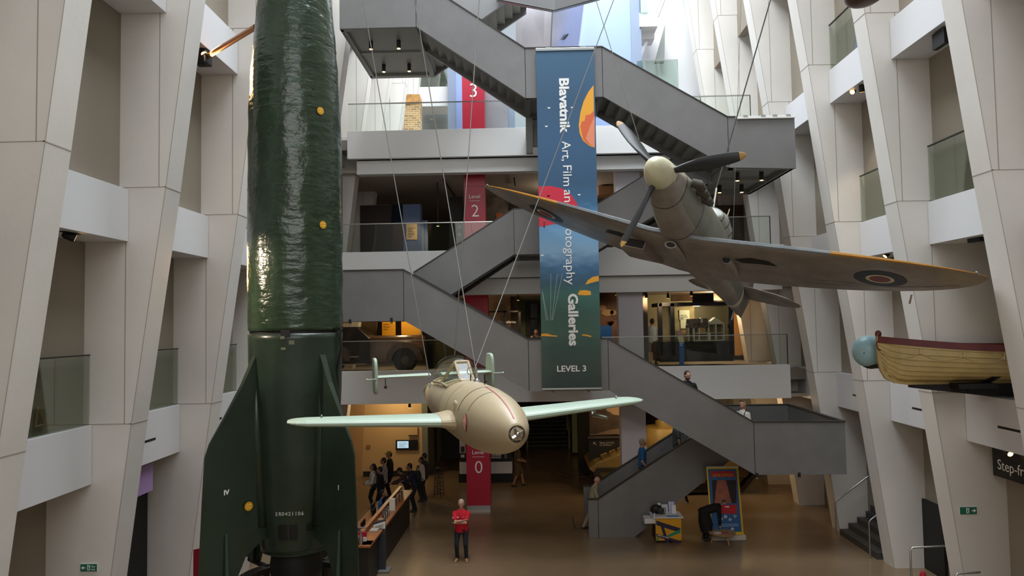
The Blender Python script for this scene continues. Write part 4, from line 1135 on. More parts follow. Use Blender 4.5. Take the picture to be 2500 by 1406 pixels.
# hanging black Step-free sign, seen between the right columns
a, b_ = atx(2424, 1085, XC+8.9), atx(2424, 1158, XC+8.9)
sg = thing('direction_sign', 'black sign panel reading Step-free, cut by the right frame edge', 'sign', (XC+8.9, a.y, b_.z))
ya = a.y; ln = 2.6
MB().span((XC+8.88, ya-ln, b_.z), (XC+8.95, ya, a.z)).build('panel', M_DARK, sg, world=True)
lettering('Step-free', .30, (XC+8.872, ya-.16, b_.z+.16), (0, -1, 0), (0, 0, 1), M_WHITEPAINT, sg)
MB().span((XC+8.9, ya-ln, a.z), (XC+8.94, ya, 3.8)).build('hanger', M_DARK, sg, world=True)
lamp_head(2462, 1104, XC+8.7, (9.3, 8.5, 1), 'lit spot lamp glowing in front of the black direction sign', True, .12, 40)
# black doorway panels and the lilac board on the left
o = MB().span((XC-9.2, colY(4)+.62, 0), (XC-9.14, colY(5)-.05, 3.72)).build('dark_doorway', M_BLACK); tag(o, 'black doorway opening between the second and third left columns', 'doorway')
pa, pb_ = atx(348, 1160, XC-8.6), atx(371, 1160, XC-8.6)
o = MB().span((XC-8.62, atx(335, 1120, XC-8.6).y, atx(371, 1196, XC-8.6).z), (XC-8.58, atx(371, 1160, XC-8.6).y, 3.74)).build('hanging_board', mat('lilac_board', '#a184b4', .6)); tag(o, 'lilac hanging board in front of the black doorway on the left', 'board')
p0, p1 = atx(2245, 1212, XC+9.2), atx(2282, 1212, XC+9.2)
o = MB().span((XC+9.15, p1.y-.4, 0), (XC+9.21, p0.y, p0.z)).build('dark_doorway', M_BLACK); tag(o, 'tall black doorway panel below the lifeboat, on the right wall', 'doorway')
# picture frame standing in the left bay behind its glass
p = atx(92, 1020, XC-8.58)
fr = thing('easel_frame', 'small wooden frame leaning behind the glass of the nearest left bay', 'frame', (p.x, p.y, 4.77))
mb = MB()
q0, q1, q2 = atx(86, 1043, XC-8.58), atx(107, 1036, XC-8.58), atx(92, 995, XC-8.58)
mb.tube([q0, q2], .02, 6); mb.tube([q2, q1], .02, 6); mb.tube([q1, q0], .02, 6)
mb.build('frame_bars', mat('pale_wood', '#a58a68', .6), fr, world=True)
# red partition boards low at the left, beside the rocket fins
pr = thing('red_board', 'red board with white letters standing behind the left fin of the rocket', 'sign', at(485, 1406, 15.4))
q = at(472, 1342, 15.6); q2 = at(497, 1342, 15.6); 
mb = MB().prism([(q.x, 15.6, 0), (q2.x+.5, 15.0, 0), (q2.x+.5, 15.0, at(497, 1332, 15.0).z), (q.x, 15.6, q.z)], (.03, .05, 0)); mb.build('panel', M_RED, pr, world=True)
for k, (px, py) in enumerate(((492, 1362), (493, 1380))):
    lettering('PE'[k], .13, at(px, py+9, 14.95), (1, -.7, 0), (0, 0, 1), M_WHITEPAINT, pr)
# steps and hand rails at the right
stp = thing('side_steps', 'dark grey steps climbing into the right wall bay between two columns', 'steps', (9.6, 20.0, 0))
y0_, y1_ = colY(6)+.7, colY(7)-.25
for k in range(5):
    MB().span((XC+8.28+k*.26, y0_, 0), (XC+9.2, y1_, .17*(k+1))).build('step', mat('dark_step_stone', '#3d3a37', .6), stp, world=True)
def rail(pts, label, r=.022):
    o = MB().tube(pts, r, 10).build('hand_rail', M_STEEL, smooth=True); tag(o, label, 'hand rail')
xr = XC+8.15
rail([(xr, y1_-.05, 0), (xr, y1_-.05, .95), (xr+.05, y1_-.05, 1.02), (xr+1.0, y1_-.05, 1.7)], 'steel hand rail on the far side of the dark side steps')
rail([(xr, y0_+.1, 0), (xr, y0_+.1, .95), (xr+.05, y0_+.1, 1.02), (xr+.9, y0_+.1, 1.6)], 'steel hand rail on the near side of the dark side steps')
A = atz(2222, 1406, 0)
pA = at(2222, 1337, 16.9); pB = at(2300, 1331, 16.9)
rail([(pA.x, 16.9, 0), (pA.x, 16.9, pA.z-.05), (pA.x+.05, 16.9, pA.z), (pB.x+.4, 16.9, pB.z)], 'steel hand rail in front of the black doorway panel at lower right')
pA = at(2297, 1380, 15.7)
rail([(pA.x, 15.2, 0), (pA.x, 15.2, pA.z-.05), (pA.x+.05, 15.2, pA.z), (pA.x+.5, 15.2, pA.z+.02)], 'short steel hand rail at the bottom right below the exit sign')
pA = at(2250, 1375, 17.3)
o = MB().lathe([(.07, 0), (.07, .5), (.04, .58), (.001, .6)], (pA.x+.02, 17.3, 0), 16).build('fire_extinguisher', M_RED, smooth=True); tag(o, 'red fire extinguisher beside the black doorway panel at lower right', 'extinguisher')
# brown rounded object hanging at the very top right
p = at(2114, -18, 13.0)
o = MB().ball(p, (.33, .5, .20), 24, 14).build('hanging_pod', mat('red_brown_metal', '#5a3a2c', .4, .3), smooth=True); tag(o, 'red-brown rounded pod whose underside just shows at the top right', 'pod')
o2 = MB().tube([p+Vector((0, 0, .15)), (p.x, p.y, ROOFZ)], .01, 6).build('suspension_wire', M_CABLE); tag(o2, 'suspension wire of the red-brown pod at the top right', 'wire', 'suspension wires')

for z, zt_ in ((12.0, 10.5), (7.9, 6.5)):
    area_light('rocket_glint_light', (XC-7.15, 14.6, z-.25), (-4.2, 13.6, zt_), .35, .9, 26, (1, .58, .25))  # added warm lights without fittings, for the glints down the rocket's left side
# ------------------------------------------------------------------ things in the far galleries
def gb(x0, y0, x1, y1, Y, d=.05):
    a, b_ = at(x0, y1, Y), at(x1, y0, Y)
    return (min(a.x, b_.x), Y, min(a.z, b_.z)), (max(a.x, b_.x), Y+d, max(a.z, b_.z))
def gspan(x0, y0, x1, y1, Y, d=.05, mb=None):
    a, b_ = gb(x0, y0, x1, y1, Y, d); return (mb or MB()).span(a, b_)
def gth(name, label, cat, x0, y0, x1, y1, Y, d, m, group=None, bevel=0, zf=None):
    a, b_ = gb(x0, y0, x1, y1, Y, d)
    if zf is not None: a = (a[0], a[1], zf)
    o = MB().span(a, b_).build(name, m, bevel=bevel); return tag(o, label, cat, group)
# --- first gallery, left: staff car in front of yellow boards
F1 = 4.72
M_CAR = mat('bronze_brown_car', '#5a4636', .25, .3, var=.15, vscale=2)
car = thing('vintage_car', 'dark brown vintage motor car with round mudguards behind the first gallery glass', 'car', (at(985, 890, 27).x, 27.4, F1))
def arch(cx, cz, r0, r1, y0, y1, a0=0, a1=PI, n=18):
    out = [(cx+r1*math.cos(a0+(a1-a0)*i/n), y0, cz+r1*math.sin(a0+(a1-a0)*i/n)) for i in range(n+1)]
    inn = [(cx+r0*math.cos(a1-(a1-a0)*i/n), y0, cz+r0*math.sin(a1-(a1-a0)*i/n)) for i in range(n+1)]
    return MB().prism(out+inn, (0, y1-y0, 0))
cx = at(989, 890, 26.6).x; wz = F1+.42
arch(cx, wz, .45, .66, 26.4, 26.98).build('mudguard', M_CAR, car, world=True, smooth=True)
MB().lathe([(.15, 0), (.39, 0), (.43, .06), (.43, .18), (.001, .18)], (cx, 26.75, wz), 28, rotm('X', PI/2)).build('wheel', M_BLACK, car, world=True, smooth=True)
MB().lathe([(.001, 0), (.14, 0), (.18, -.03)], (cx, 26.55, wz), 20, rotm('X', PI/2)).build('hub_cap', mat('hub_grey', '#57534d', .4, .6), car, world=True)
x0, x1 = at(905, 830, 27).x, at(1036, 830, 27).x
zb = at(980, 819, 27).z
mb = MB(); prof = [(.0, F1+.35), (.62, F1+.35), (.62, zb-.25), (.52, zb-.1), (.3, zb), (-.3, zb), (-.52, zb-.1), (-.62, zb-.25), (-.62, F1+.35)]
mb.rings([[Vector((x, 27.5+p*k, F1+.35+(z-F1-.35)*h)) for p, z in prof] for x, k, h in ((x0, 1, 1.0), (x0+.9, .95, 1), (x1-.15, .75, 1.0), (x1, .68, .9))]).build('bonnet', M_CAR, car, world=True, smooth=True)
mb = MB()
for k in range(15):
    z = F1+.45+k*.055; mb.tube([(x1-.38, 26.92, z), (x1-.02, 27.0, z)], .016, 6)
mb.build('grille', mat('grille_brass', '#a07448', .3, .7), car, world=True)
mb = MB().rings([[Vector((x, 27.5+y, z)) for y, z in ((-.75, F1+.3), (.75, F1+.3), (.75, F1+1.2), (.62, F1+1.65*h), (-.62, F1+1.65*h), (-.75, F1+1.2))] for x, h in ((x0-1.75, .9), (x0-1.5, 1), (x0-.5, 1), (x0, .75))])
mb.build('cabin', mat('car_black', '#191512', .25), car, world=True, smooth=False)
for z, w in ((F1+.28, 1.9), (F1+.55, 1.5)):
    MB().span((x0-1.5, 26.55, z), (x0-1.5+w*.75, 26.75, z+.04)).build('running_board', mat('pale_sill', '#8a6e55', .5), car, world=True)
for dx in (-1.25,):
    arch(x0+dx, wz, .40, .6, 26.5, 26.9).build('mudguard', M_CAR, car, world=True, smooth=True)
    MB().lathe([(.15, 0), (.36, 0), (.40, .06), (.40, .18), (.001, .18)], (x0+dx, 26.75, wz), 28, rotm('X', PI/2)).build('wheel', M_BLACK, car, world=True, smooth=True)
M_YB = mat('yellow_board', '#c98f0c', .6)
o = gth('display_board', 'yellow board with dark caption lines left of a bright yellow one, above the car', 'board', 933, 772, 965, 822, 29.5, .08, M_YB)
for k, (yy, w) in enumerate(((791, 14), (797, 16), (803, 10))): gspan(936, yy, 936+w, yy+2.2, 29.48, .02).build('caption_line', mat('dark_ochre', '#7a5208', .6), o, world=True)
gth('display_board', 'plain bright yellow board above the bonnet of the brown car', 'board', 980, 765, 1027, 822, 29.5, .08, M_YB)
gth('display_board', 'tan board beside the rocket on the first gallery wall', 'board', 862, 772, 918, 820, 31, .08, mat('tan_board', '#6f5a40', .7))
o = gth('striped_screen', 'dark screen with pale horizontal slats at the left end of the first gallery', 'screen', 826, 800, 850, 835, 28, .05, M_DARK)
for yy in (780, 805, 814.5, 824.5): gspan(835, yy, 850, yy+(10 if yy < 790 else 4), 27.96, .03).build('slat', mat('pale_slat', '#c9a584', .6), o, world=True)
gth('olive_screen', 'dull olive green screen right of the brown car, under the stair flight', 'screen', 1056, 822, 1130, 905, 28.5, .08, mat('olive_screen', '#4d4a2c', .7))
gth('black_post', 'black post between the brown car and the olive screen', 'post', 1042, 800, 1056, 905, 28.2, .15, M_BLACK)
# --- first gallery, middle
M_SEP = mat('sepia_print', '#9c8266', .7, var=.35, vscale=1.6, var2='#5f4d3c')
o = gth('sepia_mural', 'sepia photograph mural right of the dark red pillar on the first gallery', 'mural', 1192, 722, 1246, 850, 30, .06, M_SEP)
gth('grey_wall_panel', 'brown-grey wall panel right of the sepia mural', 'panel', 1246, 722, 1264, 850, 30.1, .06, mat('umber_panel', '#4b4035', .7))
fr = thing('metal_stand', 'black open metal frame standing in front of the sepia mural', 'frame', (at(1230, 800, 28.5).x, 28.5, F1))
gspan(1190, 758, 1270, 763, 28.5, .08).build('top_bar', M_BLACK, fr, world=True)
for x in (1190, 1231, 1267): gspan(x, 758, x+4, 862, 28.5, .08).build('upright', M_BLACK, fr, world=True)
lettering('The Galleries', .13, at(1215, 789, 28.6), (1, 0, 0), (0, 0, 1), M_WHITEPAINT, fr)
gth('green_wall', 'sage green wall panel behind the seated visitors, left of the banner', 'panel', 1263, 729, 1340, 880, 30.4, .1, mat('sage_green', '#5d6b45', .7))
dr = gth('panelled_door', 'black panelled door in the sage green wall beside the banner', 'door', 1284, 733, 1325, 880, 30.3, .09, M_DARK)
gspan(1296, 742, 1312, 776, 30.27, .03).build('door_panel', M_BLACKG, dr, world=True); gspan(1296, 780, 1312, 815, 30.27, .03).build('door_panel', M_BLACKG, dr, world=True)
def ceil_spot(px, py, Y, z, label, power=25, target=None):
    p = at(px, py, Y); t = thing('ceiling_spot', label, 'lamp', (p.x, Y, z))
    MB().tube([(p.x, Y, z), (p.x, Y, p.z+.06)], .02, 6).build('stem', M_BLACK, t, world=True)
    MB().lathe([(.05, .1), (.055, -.05), (.045, -.06), (.001, -.03)], p, 12).build('shade', M_BLACK, t, world=True, smooth=True)
    MB().lathe([(.001, -.064), (.05, -.064)], p, 12, cap=False).build('lit_face', M_LAMPON, t, world=True)
    if power: spot('ceiling_spot_beam', p+Vector((0, 0, -.12)), target or (p.x, Y+1.5, z-3), power, WARM, 95, .7, .05)
ceil_spot(1265, 729, 28, 7.5, 'lit ceiling spot above the black metal frame on the first gallery', 60)
# --- first gallery, right
o = gth('brown_mural', 'brown mural of a crowd right of the banner on the first gallery', 'mural', 1463, 713, 1507, 870, 28, .06, mat('brown_mural_print', '#7d5c42', .7, var=.4, vscale=2.2, var2='#4a3528'))
for px, py, rx, ry, c in ((1484, 763, 15, 8, '#a98a63'), (1478, 785, 22, 13, '#6e4a36'), (1495, 795, 16, 14, '#7d5a40'), (1472, 752, 8, 7, '#a07f5b'), (1497, 763, 8, 6, '#a98a63')):
    MB().prism([at(px+rx*math.cos(2*PI*k/20), py+ry*math.sin(2*PI*k/20), 27.99) for k in range(20)], (0, .012, 0)).build('printed_figure', mat('mural_'+c[1:], c, .7), o, world=True)
gth('blue_block', 'bright blue plinth block in front of the brown mural', 'plinth', 1464, 795, 1494, 885, 27.4, .4, mat('bright_blue', '#1c5fa8', .5))
gth('dark_jamb', 'dark brown door jamb left of the visitor in shorts', 'jamb', 1571, 712, 1580, 890, 26.2, .6, mat('umber_panel', '#4b4035', .7))
gth('pale_green_wall', 'pale green lit wall behind the visitor in shorts', 'panel', 1578, 716, 1700, 890, 31, .1, mat('pale_green_wall', '#a9a98a', .7))
cs = thing('display_case', 'large black framed glass display case holding a dolls house on the first gallery', 'display case', (at(1700, 890, 27).x, 27.2, F1))
Yc = 27
gspan(1609, 736, 1789, 748, Yc, 1.6).build('top_frame', M_BLACK, cs, world=True)
for a, b_ in ((1609, 1616), (1782, 1790), (1640, 1646)): gspan(a, 740, b_, 868, Yc, .12).build('upright', M_BLACK, cs, world=True)
gspan(1612, 832, 1790, 884, Yc, 1.6).build('base', M_BLACKG, cs, world=True)
gspan(1614, 747, 1786, 832, Yc+.02, .015).build('glass_front', M_GLASS, cs, world=True)
o_ = gspan(1612, 745, 1790, 834, Yc+1.6, .06).build('back_panel', mat('case_back_olive', '#76694a', .7), cs, world=True)
br1 = mat('yellow_brick', '#a08a5a', .8, var=.3, vscale=6)
gspan(1648, 748, 1695, 832, Yc+1.4, .1).build('brick_back', br1, cs, world=True)
p_ = gspan(1659, 757, 1683, 780, Yc+1.35, .02).build('caption_panel', mat('caption_cream', '#d8cfae', .6), cs, world=True); gspan(1662, 780, 1680, 802, Yc+1.35, .02).build('caption_panel', mat('caption_cream', '#d8cfae', .6), cs, world=True)
for k in range(3): gspan(1661, 769+k*4, 1661+(16, 18, 8)[k], 770.6+k*4, Yc+1.34, .01).build('caption_line', M_DARK, cs, world=True)
bulb('display_case_lamp', at(1700, 752, Yc+.7)+Vector((0, 0, 0)), 30, (1, .86, .6), .1)
dh = thing('dolls_house', 'white and brown dolls house open at the front inside the display case', 'dolls house', (at(1725, 830, Yc+.6).x, Yc+.6, at(1725, 832, Yc).z))
def hz(py): return at(1725, py, Yc+.6).z
def hx(px): return at(px, 800, Yc+.6).x
M_HB, M_HW = mat('dolls_brown', '#7b6440', .7), mat('dolls_white', '#d6cfbd', .6)
MB().prism([(hx(1679), Yc+.6, hz(800)), (hx(1682), Yc+.6, hz(778)), (hx(1728), Yc+.6, hz(777)), (hx(1730), Yc+.6, hz(790)), (hx(1730), Yc+.6, hz(800))], (0, .4, 0)).build('brown_roof', mat('dolls_dark_roof', '#4c3d28', .7), dh, world=True)
MB().span((hx(1680), Yc+.95, hz(832)), (hx(1768), Yc+1.0, hz(790))).build('back_wall', M_HB, dh, world=True)
for a in (1680, 1693, 1706, 1729, 1747, 1766): MB().span((hx(a), Yc+.6, hz(832)), (hx(a+2.5), Yc+.98, hz(790))).build('room_wall', M_HW, dh, world=True)
for y in (792, 814, 832): MB().span((hx(1692), Yc+.6, hz(y)), (hx(1768), Yc+.98, hz(y-1.6))).build('room_floor', M_HW, dh, world=True)
MB().span((hx(1708), Yc+.62, hz(815)), (hx(1722), Yc+.7, hz(793))).build('ochre_screen', mat('dolls_ochre', '#b0822e', .6), dh, world=True)
MB().prism([(hx(1729), Yc+.58, hz(790)), (hx(1747), Yc+.58, hz(775)), (hx(1768), Yc+.58, hz(790))], (0, .42, 0)).build('gable', M_HW, dh, world=True)
MB().span((hx(1711), Yc+.6, hz(788)), (hx(1716), Yc+.75, hz(775))).build('chimney', M_HW, dh, world=True)
MB().span((hx(1728), Yc+.58, hz(832)), (hx(1734), Yc+.62, hz(812))).build('front_door', M_HW, dh, world=True)
ip = thing('information_stand', 'leaning blue information stand with a cream face in front of the display case', 'stand', (at(1664, 892, 26).x, 26, F1))
def ipq(p, m, nm): MB().prism([at(x, y, 26) for x, y in p], (0, .08, 0)).build(nm, m, ip, world=True)
ipq([(1652, 808), (1665, 807), (1667, 820), (1654, 821)], mat('photo_red_white', '#b98a86', .6), 'picture_face')
ipq([(1654, 821), (1667, 820), (1671, 836), (1658, 836)], mat('caption_cream', '#d8cfae', .6), 'cream_face')
ipq([(1658, 836), (1671, 836), (1670, 894), (1660, 894)], mat('bright_blue', '#1c5fa8', .5), 'blue_foot')
for k in range(2): gspan(1659.5, 838+k*4, 1666+(1-k), 840+k*4, 25.98, .02).build('caption_line', M_WHITEPAINT, ip, world=True)
gth('tan_wall', 'warm tan lit wall right of the display case on the first gallery', 'panel', 1786, 700, 1905, 870, 31.0, .1, mat('tan_wall', '#b98a58', .8))
gth('tan_skirting', 'dark skirting strip under the warm tan wall', 'skirting', 1786, 866, 1905, 876, 30.95, .04, M_DARK)
gth('wood_frieze', 'dark wooden frieze above the display case', 'frieze', 1640, 716, 1790, 735, 29.5, .2, mat('dark_wood', '#54402c', .6, var=.3, vscale=4))
gth('black_screen', 'black hanging screen above the display case', 'screen', 1692, 716, 1742, 738, 27.6, .1, M_BLACK)
ceil_spot(1688, 718, 26.5, 7.5, 'black ceiling spot above the dolls house case', 0)
ceil_spot(1631, 724, 26.5, 7.5, 'small ceiling spot left of the hanging screen', 40, (at(1600, 850, 30).x, 30.9, 6))
ceil_spot(1578, 723, 25.9, 7.5, 'lit ceiling spot above the visitor in shorts', 50, (at(1620, 850, 30).x, 30.9, 6))
ceil_spot(1505, 716, 26.5, 7.5, 'ceiling spot above the brown mural', 40, (at(1480, 790, 28).x, 27.9, 5.5))
bulb('gallery_tan_lamp', (7.6, 29.3, 7.1), 90, WARM, .2)
bulb('car_fill_light', (at(990, 780, 26).x, 25.9, 7.2), 22, (1, .75, .45), .15)  # unseen fill added to brighten the car
bulb('gallery_yellow_lamp', (at(985, 780, 28.4).x, 28.4, 7.1), 60, (1, .75, .4), .2)
# --- second gallery
F2 = 8.6
o = gth('grey_brown_wall', 'dark brown angled wall at the left end of the second gallery', 'panel', 880, 500, 960, 640, 29, .1, mat('dark_brown_wall', '#453a33', .8))
lk = thing('blue_kiosk', 'blue-grey kiosk carrying a cream notice on the second gallery', 'kiosk', (at(1000, 600, 28).x, 28, F2))
gspan(985, 498, 1026, 640, 28, .5).build('front_panel', mat('slate_blue', '#5b6e92', .6), lk, world=True)
MB().prism([at(985, 499, 28), at(985, 640, 28), at(948, 640, 28.9), at(958, 500, 28.9)], (0, .05, 0)).build('side_panel', mat('deep_blue', '#22324f', .6), lk, world=True)
for k, x in enumerate((1028, 1037)): gspan(x, 538, x+7, 640, 28.3, .1).build('pale_strip', mat('slate_blue_pale', '#7484a0', .6), lk, world=True)
nt_ = gspan(992, 545, 1018, 585, 27.95, .03).build('notice', mat('notice_cream', '#d8bd8e', .6), lk, world=True)
for k in range(6): gspan(996, 556+k*4.2, 996+(18, 10, 12, 16, 15, 9)[k], 557.4+k*4.2, 27.94, .01).build('text_line', M_DARK, nt_, world=True)
ceil_spot(1069, 548, 27.5, 11.75, 'small glowing lamp right of the blue kiosk on the second gallery', 30, (at(1005, 560, 28).x, 27.9, 9.6))
gth('tree_mural', 'pale mural with dark tree branches right of the Level 2 pillar', 'mural', 1188, 480, 1240, 620, 29, .06, mat('pale_tree_mural', '#8a7a66', .7, var=.6, vscale=2.4, var2='#3f362c'))
gth('orange_sign', 'small orange sign in front of the tree mural', 'sign', 1212, 520, 1227, 540, 28.8, .04, mat('orange_sign', '#e0702a', .6))
gth('arrow_panel', 'dark panel with two white arrows left of the Level 2 pillar', 'sign', 1098, 480, 1129, 640, 28.6, .06, M_DARK)
ar = bpy.data.objects['arrow_panel']
for (x, y, dx, dy) in ((1126, 557, -6, -6), (1126, 572, -7, 0)):
    a, b_ = at(x, y, 28.58), at(x+dx, y+dy, 28.58)
    mb = MB().tube([a, b_], .012, 6); d = (b_-a).normalized()
    for s in (-.7, .7): mb.tube([b_, b_-Matrix.Rotation(s, 3, 'Y') @ d*.09], .012, 6)
    mb.build('arrow', M_WHITEPAINT, ar, world=True)
for px0, py0, px1, py1, w in ((1082, 428, 1113, 488, 'sloping from upper left, left of the Level 2 pillar'), (1255, 425, 1258, 460, 'hanging short, right of the Level 2 pillar')):
    a, b_ = at(px0, py0, 26.6), at(px1, py1, 30.5 if px1 > px0+10 else 28)
    a.z = b_.z = 11.68
    o = MB().tube([a, b_], .03, 6).build('lamp_track', M_BLACK); tag(o, 'black ceiling lamp track '+w, 'track')
gth('brown_case', 'brown lit display wall at the right end of the second gallery', 'display', 1740, 500, 1815, 600, 29, .3, mat('brown_display', '#5a4534', .7, var=.3, vscale=1.5))
gth('curved_ledge', 'tan rounded ceiling ledge right of the banner on the second gallery', 'ledge', 1458, 452, 1500, 475, 28.5, .8, mat('tan_ledge', '#b58c68', .7), None, .06)
bulb('gallery_two_lamp', (1.6, 28.5, 11.2), 40, WARM2, .2)
# --- top level, bright
F3 = 12.8
M_BLUEW = mat('pale_blue_cladding', '#8fa2d2', .35)
M_GREYW = mat('grey_blue_cladding', '#7f8ca2', .4)
M_SILV = mat('silver_cladding', '#a8a5ad', .25, .55, var=.05, vscale=.8)
pw = thing('prow_cladding', 'silvery folded lift cladding with two dark oval slots above the banner', 'cladding', (at(1340, 60, 27).x, 27, F3))
def prow(px, m, nm, dy=.06): return MB().prism([at(x, y, Y) for x, y, Y in px], (0, dy, 0)).build(nm, m, pw, world=True)
prow([(1258, -60, 29.5), (1350, -60, 26.5), (1343, 140, 26.5), (1260, 140, 29.5)], M_SILV, 'left_plate')
prow([(1351, -60, 26.5), (1434, -60, 29.5), (1409, 140, 29.5), (1344, 140, 26.5)], M_SILV, 'right_plate')
prow([(1347, 26, 26.42), (1350, 26, 26.42), (1345, 140, 26.42), (1342, 140, 26.42)], M_EDGE, 'fold_seam', .03)
for cx_, cy_, s, Ya in ((1299, 92, 1, 28.1), (1381, 90, -1, 28.05)):
    pts = []
    for k in range(16):
        a = 2*PI*k/16; u, v = 10.5*math.cos(a), 2.6*math.sin(a); t = s*.85
        x = cx_+u*math.cos(t)-v*math.sin(t); yy = cy_+u*math.sin(t)+v*math.cos(t)
        f = (x-1258)/(1347-1258) if s > 0 else (1430-x)/(1430-1348)
        pts.append(at(x, yy, 29.5-3*f-.03))
    MB().prism(pts, (0, .02, 0)).build('oval_slot', M_BLACK, pw, world=True)
cn = thing('folded_canopy', 'dark grey folded canopy edge cutting the top of the frame above the silver cladding', 'canopy', at(1355, 10, 21.5))
MB().prism([at(1212, -2, 21.9), at(1352, 24, 21.2), at(1355, -20, 21.2), at(1212, -46, 21.9)], (0, .2, 0)).build('left_fold', mat('canopy_grey', '#8d8d8f', .3, .4), cn, world=True)
MB().prism([at(1353, 24, 21.2), at(1466, -6, 21.9), at(1466, -50, 21.9), at(1356, -20, 21.2)], (0, .2, 0)).build('right_fold', mat('canopy_grey', '#8d8d8f', .3, .4), cn, world=True)
MB().tube([at(1212, -2, 21.9), at(1353, 25, 21.15), at(1466, -6, 21.9)], .02, 6).build('edge_trim', M_EDGE, cn, world=True)
gth('blue_cladding', 'wide pale blue wall panel above the right stair flight', 'cladding', 1416, -60, 1546, 215, 29.8, .1, M_BLUEW, zf=12.8)
gth('blue_cladding', 'narrow grey-blue cladding strip right of the wide pale blue panel', 'cladding', 1547, -60, 1562, 330, 29.7, .1, M_GREYW, zf=12.8)
gth('grey_cladding', 'grey-blue mullion left of the red 3 sign', 'cladding', 1094, 150, 1110, 325, 28.6, .12, M_GREYW, zf=12.8)
gth('white_cladding', 'white light strip between the grey mullion and the red 3 sign', 'cladding', 1111, 120, 1128, 325, 28.8, .1, M_BLUEW, zf=12.8)
gth('silver_panel', 'silvery mirror panel right of the red 3 sign', 'cladding', 1185, 150, 1238, 330, 27.9, .1, M_SILV, zf=12.8)
gth('grey_cladding', 'grey-blue mullion left of the stair bridge post', 'cladding', 1239, 100, 1254, 330, 28.0, .1, M_GREYW, zf=12.8)
gth('white_beam', 'white upstand wall above the grey alcove on the top gallery', 'beam', 1024, 211, 1094, 260, 29, 1.2, M_PANEL)
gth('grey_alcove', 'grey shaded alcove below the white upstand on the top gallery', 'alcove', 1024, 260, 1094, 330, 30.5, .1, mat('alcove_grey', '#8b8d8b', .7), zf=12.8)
gth('green_glass_screen', 'greenish glass screen above the white upstand', 'screen', 1024, 150, 1094, 216, 29.1, .05, glass('pale_green_glass', '#dfeae4', .1))
ch = thing('brick_pier', 'yellow brick pier with a soldier course top on the top gallery at left', 'pier', (at(1004, 320, 28).x, 28, F3))
def bricks(name, a, b_, m):
    return name
M_BRK = bpy.data.materials.new('yellow_stock_brick'); M_BRK.use_nodes = True
nt = M_BRK.node_tree; tb = nt.nodes.new('ShaderNodeTexBrick'); tc = nt.nodes.new('ShaderNodeTexCoord'); mp = nt.nodes.new('ShaderNodeMapping'); mp.inputs['Rotation'].default_value = (PI/2, 0, 0)
tb.inputs['Scale'].default_value = 1; tb.inputs['Brick Width'].default_value = .22; tb.inputs['Row Height'].default_value = .085; tb.inputs['Mortar Size'].default_value = .008
tb.inputs['Color1'].default_value = lin('#c99f63'); tb.inputs['Color2'].default_value = lin('#9c7443'); tb.inputs['Mortar'].default_value = lin('#d8cdb8')
nt.links.new(tc.outputs['Object'], mp.inputs[0]); nt.links.new(mp.outputs[0], tb.inputs[0]); nt.links.new(tb.outputs[0], nt.nodes['Principled BSDF'].inputs['Base Color'])
MB().prism([at(978, 384, 28), at(1025, 384, 28), at(1025, 232, 28), at(992, 232, 28)], (0, .6, 0)).build('shaft', M_BRK, ch, world=True)
MB().prism([at(991, 252, 27.95), at(1025, 250, 27.95), at(1024, 230, 27.95), at(993, 230, 27.95)], (0, .66, 0)).build('cap', mat('brick_cap', '#b5874d', .8, var=.3, vscale=7), ch, world=True)
for (x, y, Y, r, s) in ((1119, 295, 28.3, 9, 1),):
    pass
# white frames and pipes at the upper right of the top level
wf = thing('white_wall_frame', 'white recessed wall with a sloping shaded reveal at the top right of the stair', 'wall frame', (at(1600, 200, 30).x, 30, F3))
gspan(1562, -60, 1700, 330, 31.5, .1).build('back_wall', M_PANEL, wf, world=True)
gspan(1562, 30, 1605, 65, 29.6, 1.6).build('upper_beam', M_PANEL, wf, world=True); gspan(1562, 66, 1597, 95, 30.2, .8).build('lower_beam', M_PANEL, wf, world=True)
gspan(1562, -60, 1580, 32, 29.5, .05).build('window_pane', glass('pale_green_glass', '#dfeae4', .1), wf, world=True)
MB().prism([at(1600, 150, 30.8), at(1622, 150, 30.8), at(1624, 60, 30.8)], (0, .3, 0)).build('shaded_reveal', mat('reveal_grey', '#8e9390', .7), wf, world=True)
for k, (x0, x1) in enumerate(((1593, 1615), (1605, 1624), (1562, 1580))):
    y0, y1 = (40, -10) if k < 2 else (148, 100)
    MB().tube([at(x0, y0, 30.4), at(x1, y1, 30.4)], .07, 10).build('pipe', M_PANEL, wf, world=True, smooth=True)
tg = thing('glass_balustrade', 'small glass balustrade high behind the upper right stair flight', 'balustrade', at(1600, 200, 29.4))
gspan(1562, 147, 1655, 420, 29.4, .02).build('glass_pane', glass('pale_green_glass', '#dfeae4', .1), tg, world=True); gspan(1562, 145, 1655, 147.5, 29.38, .06).build('top_rail', M_STEEL, tg, world=True)
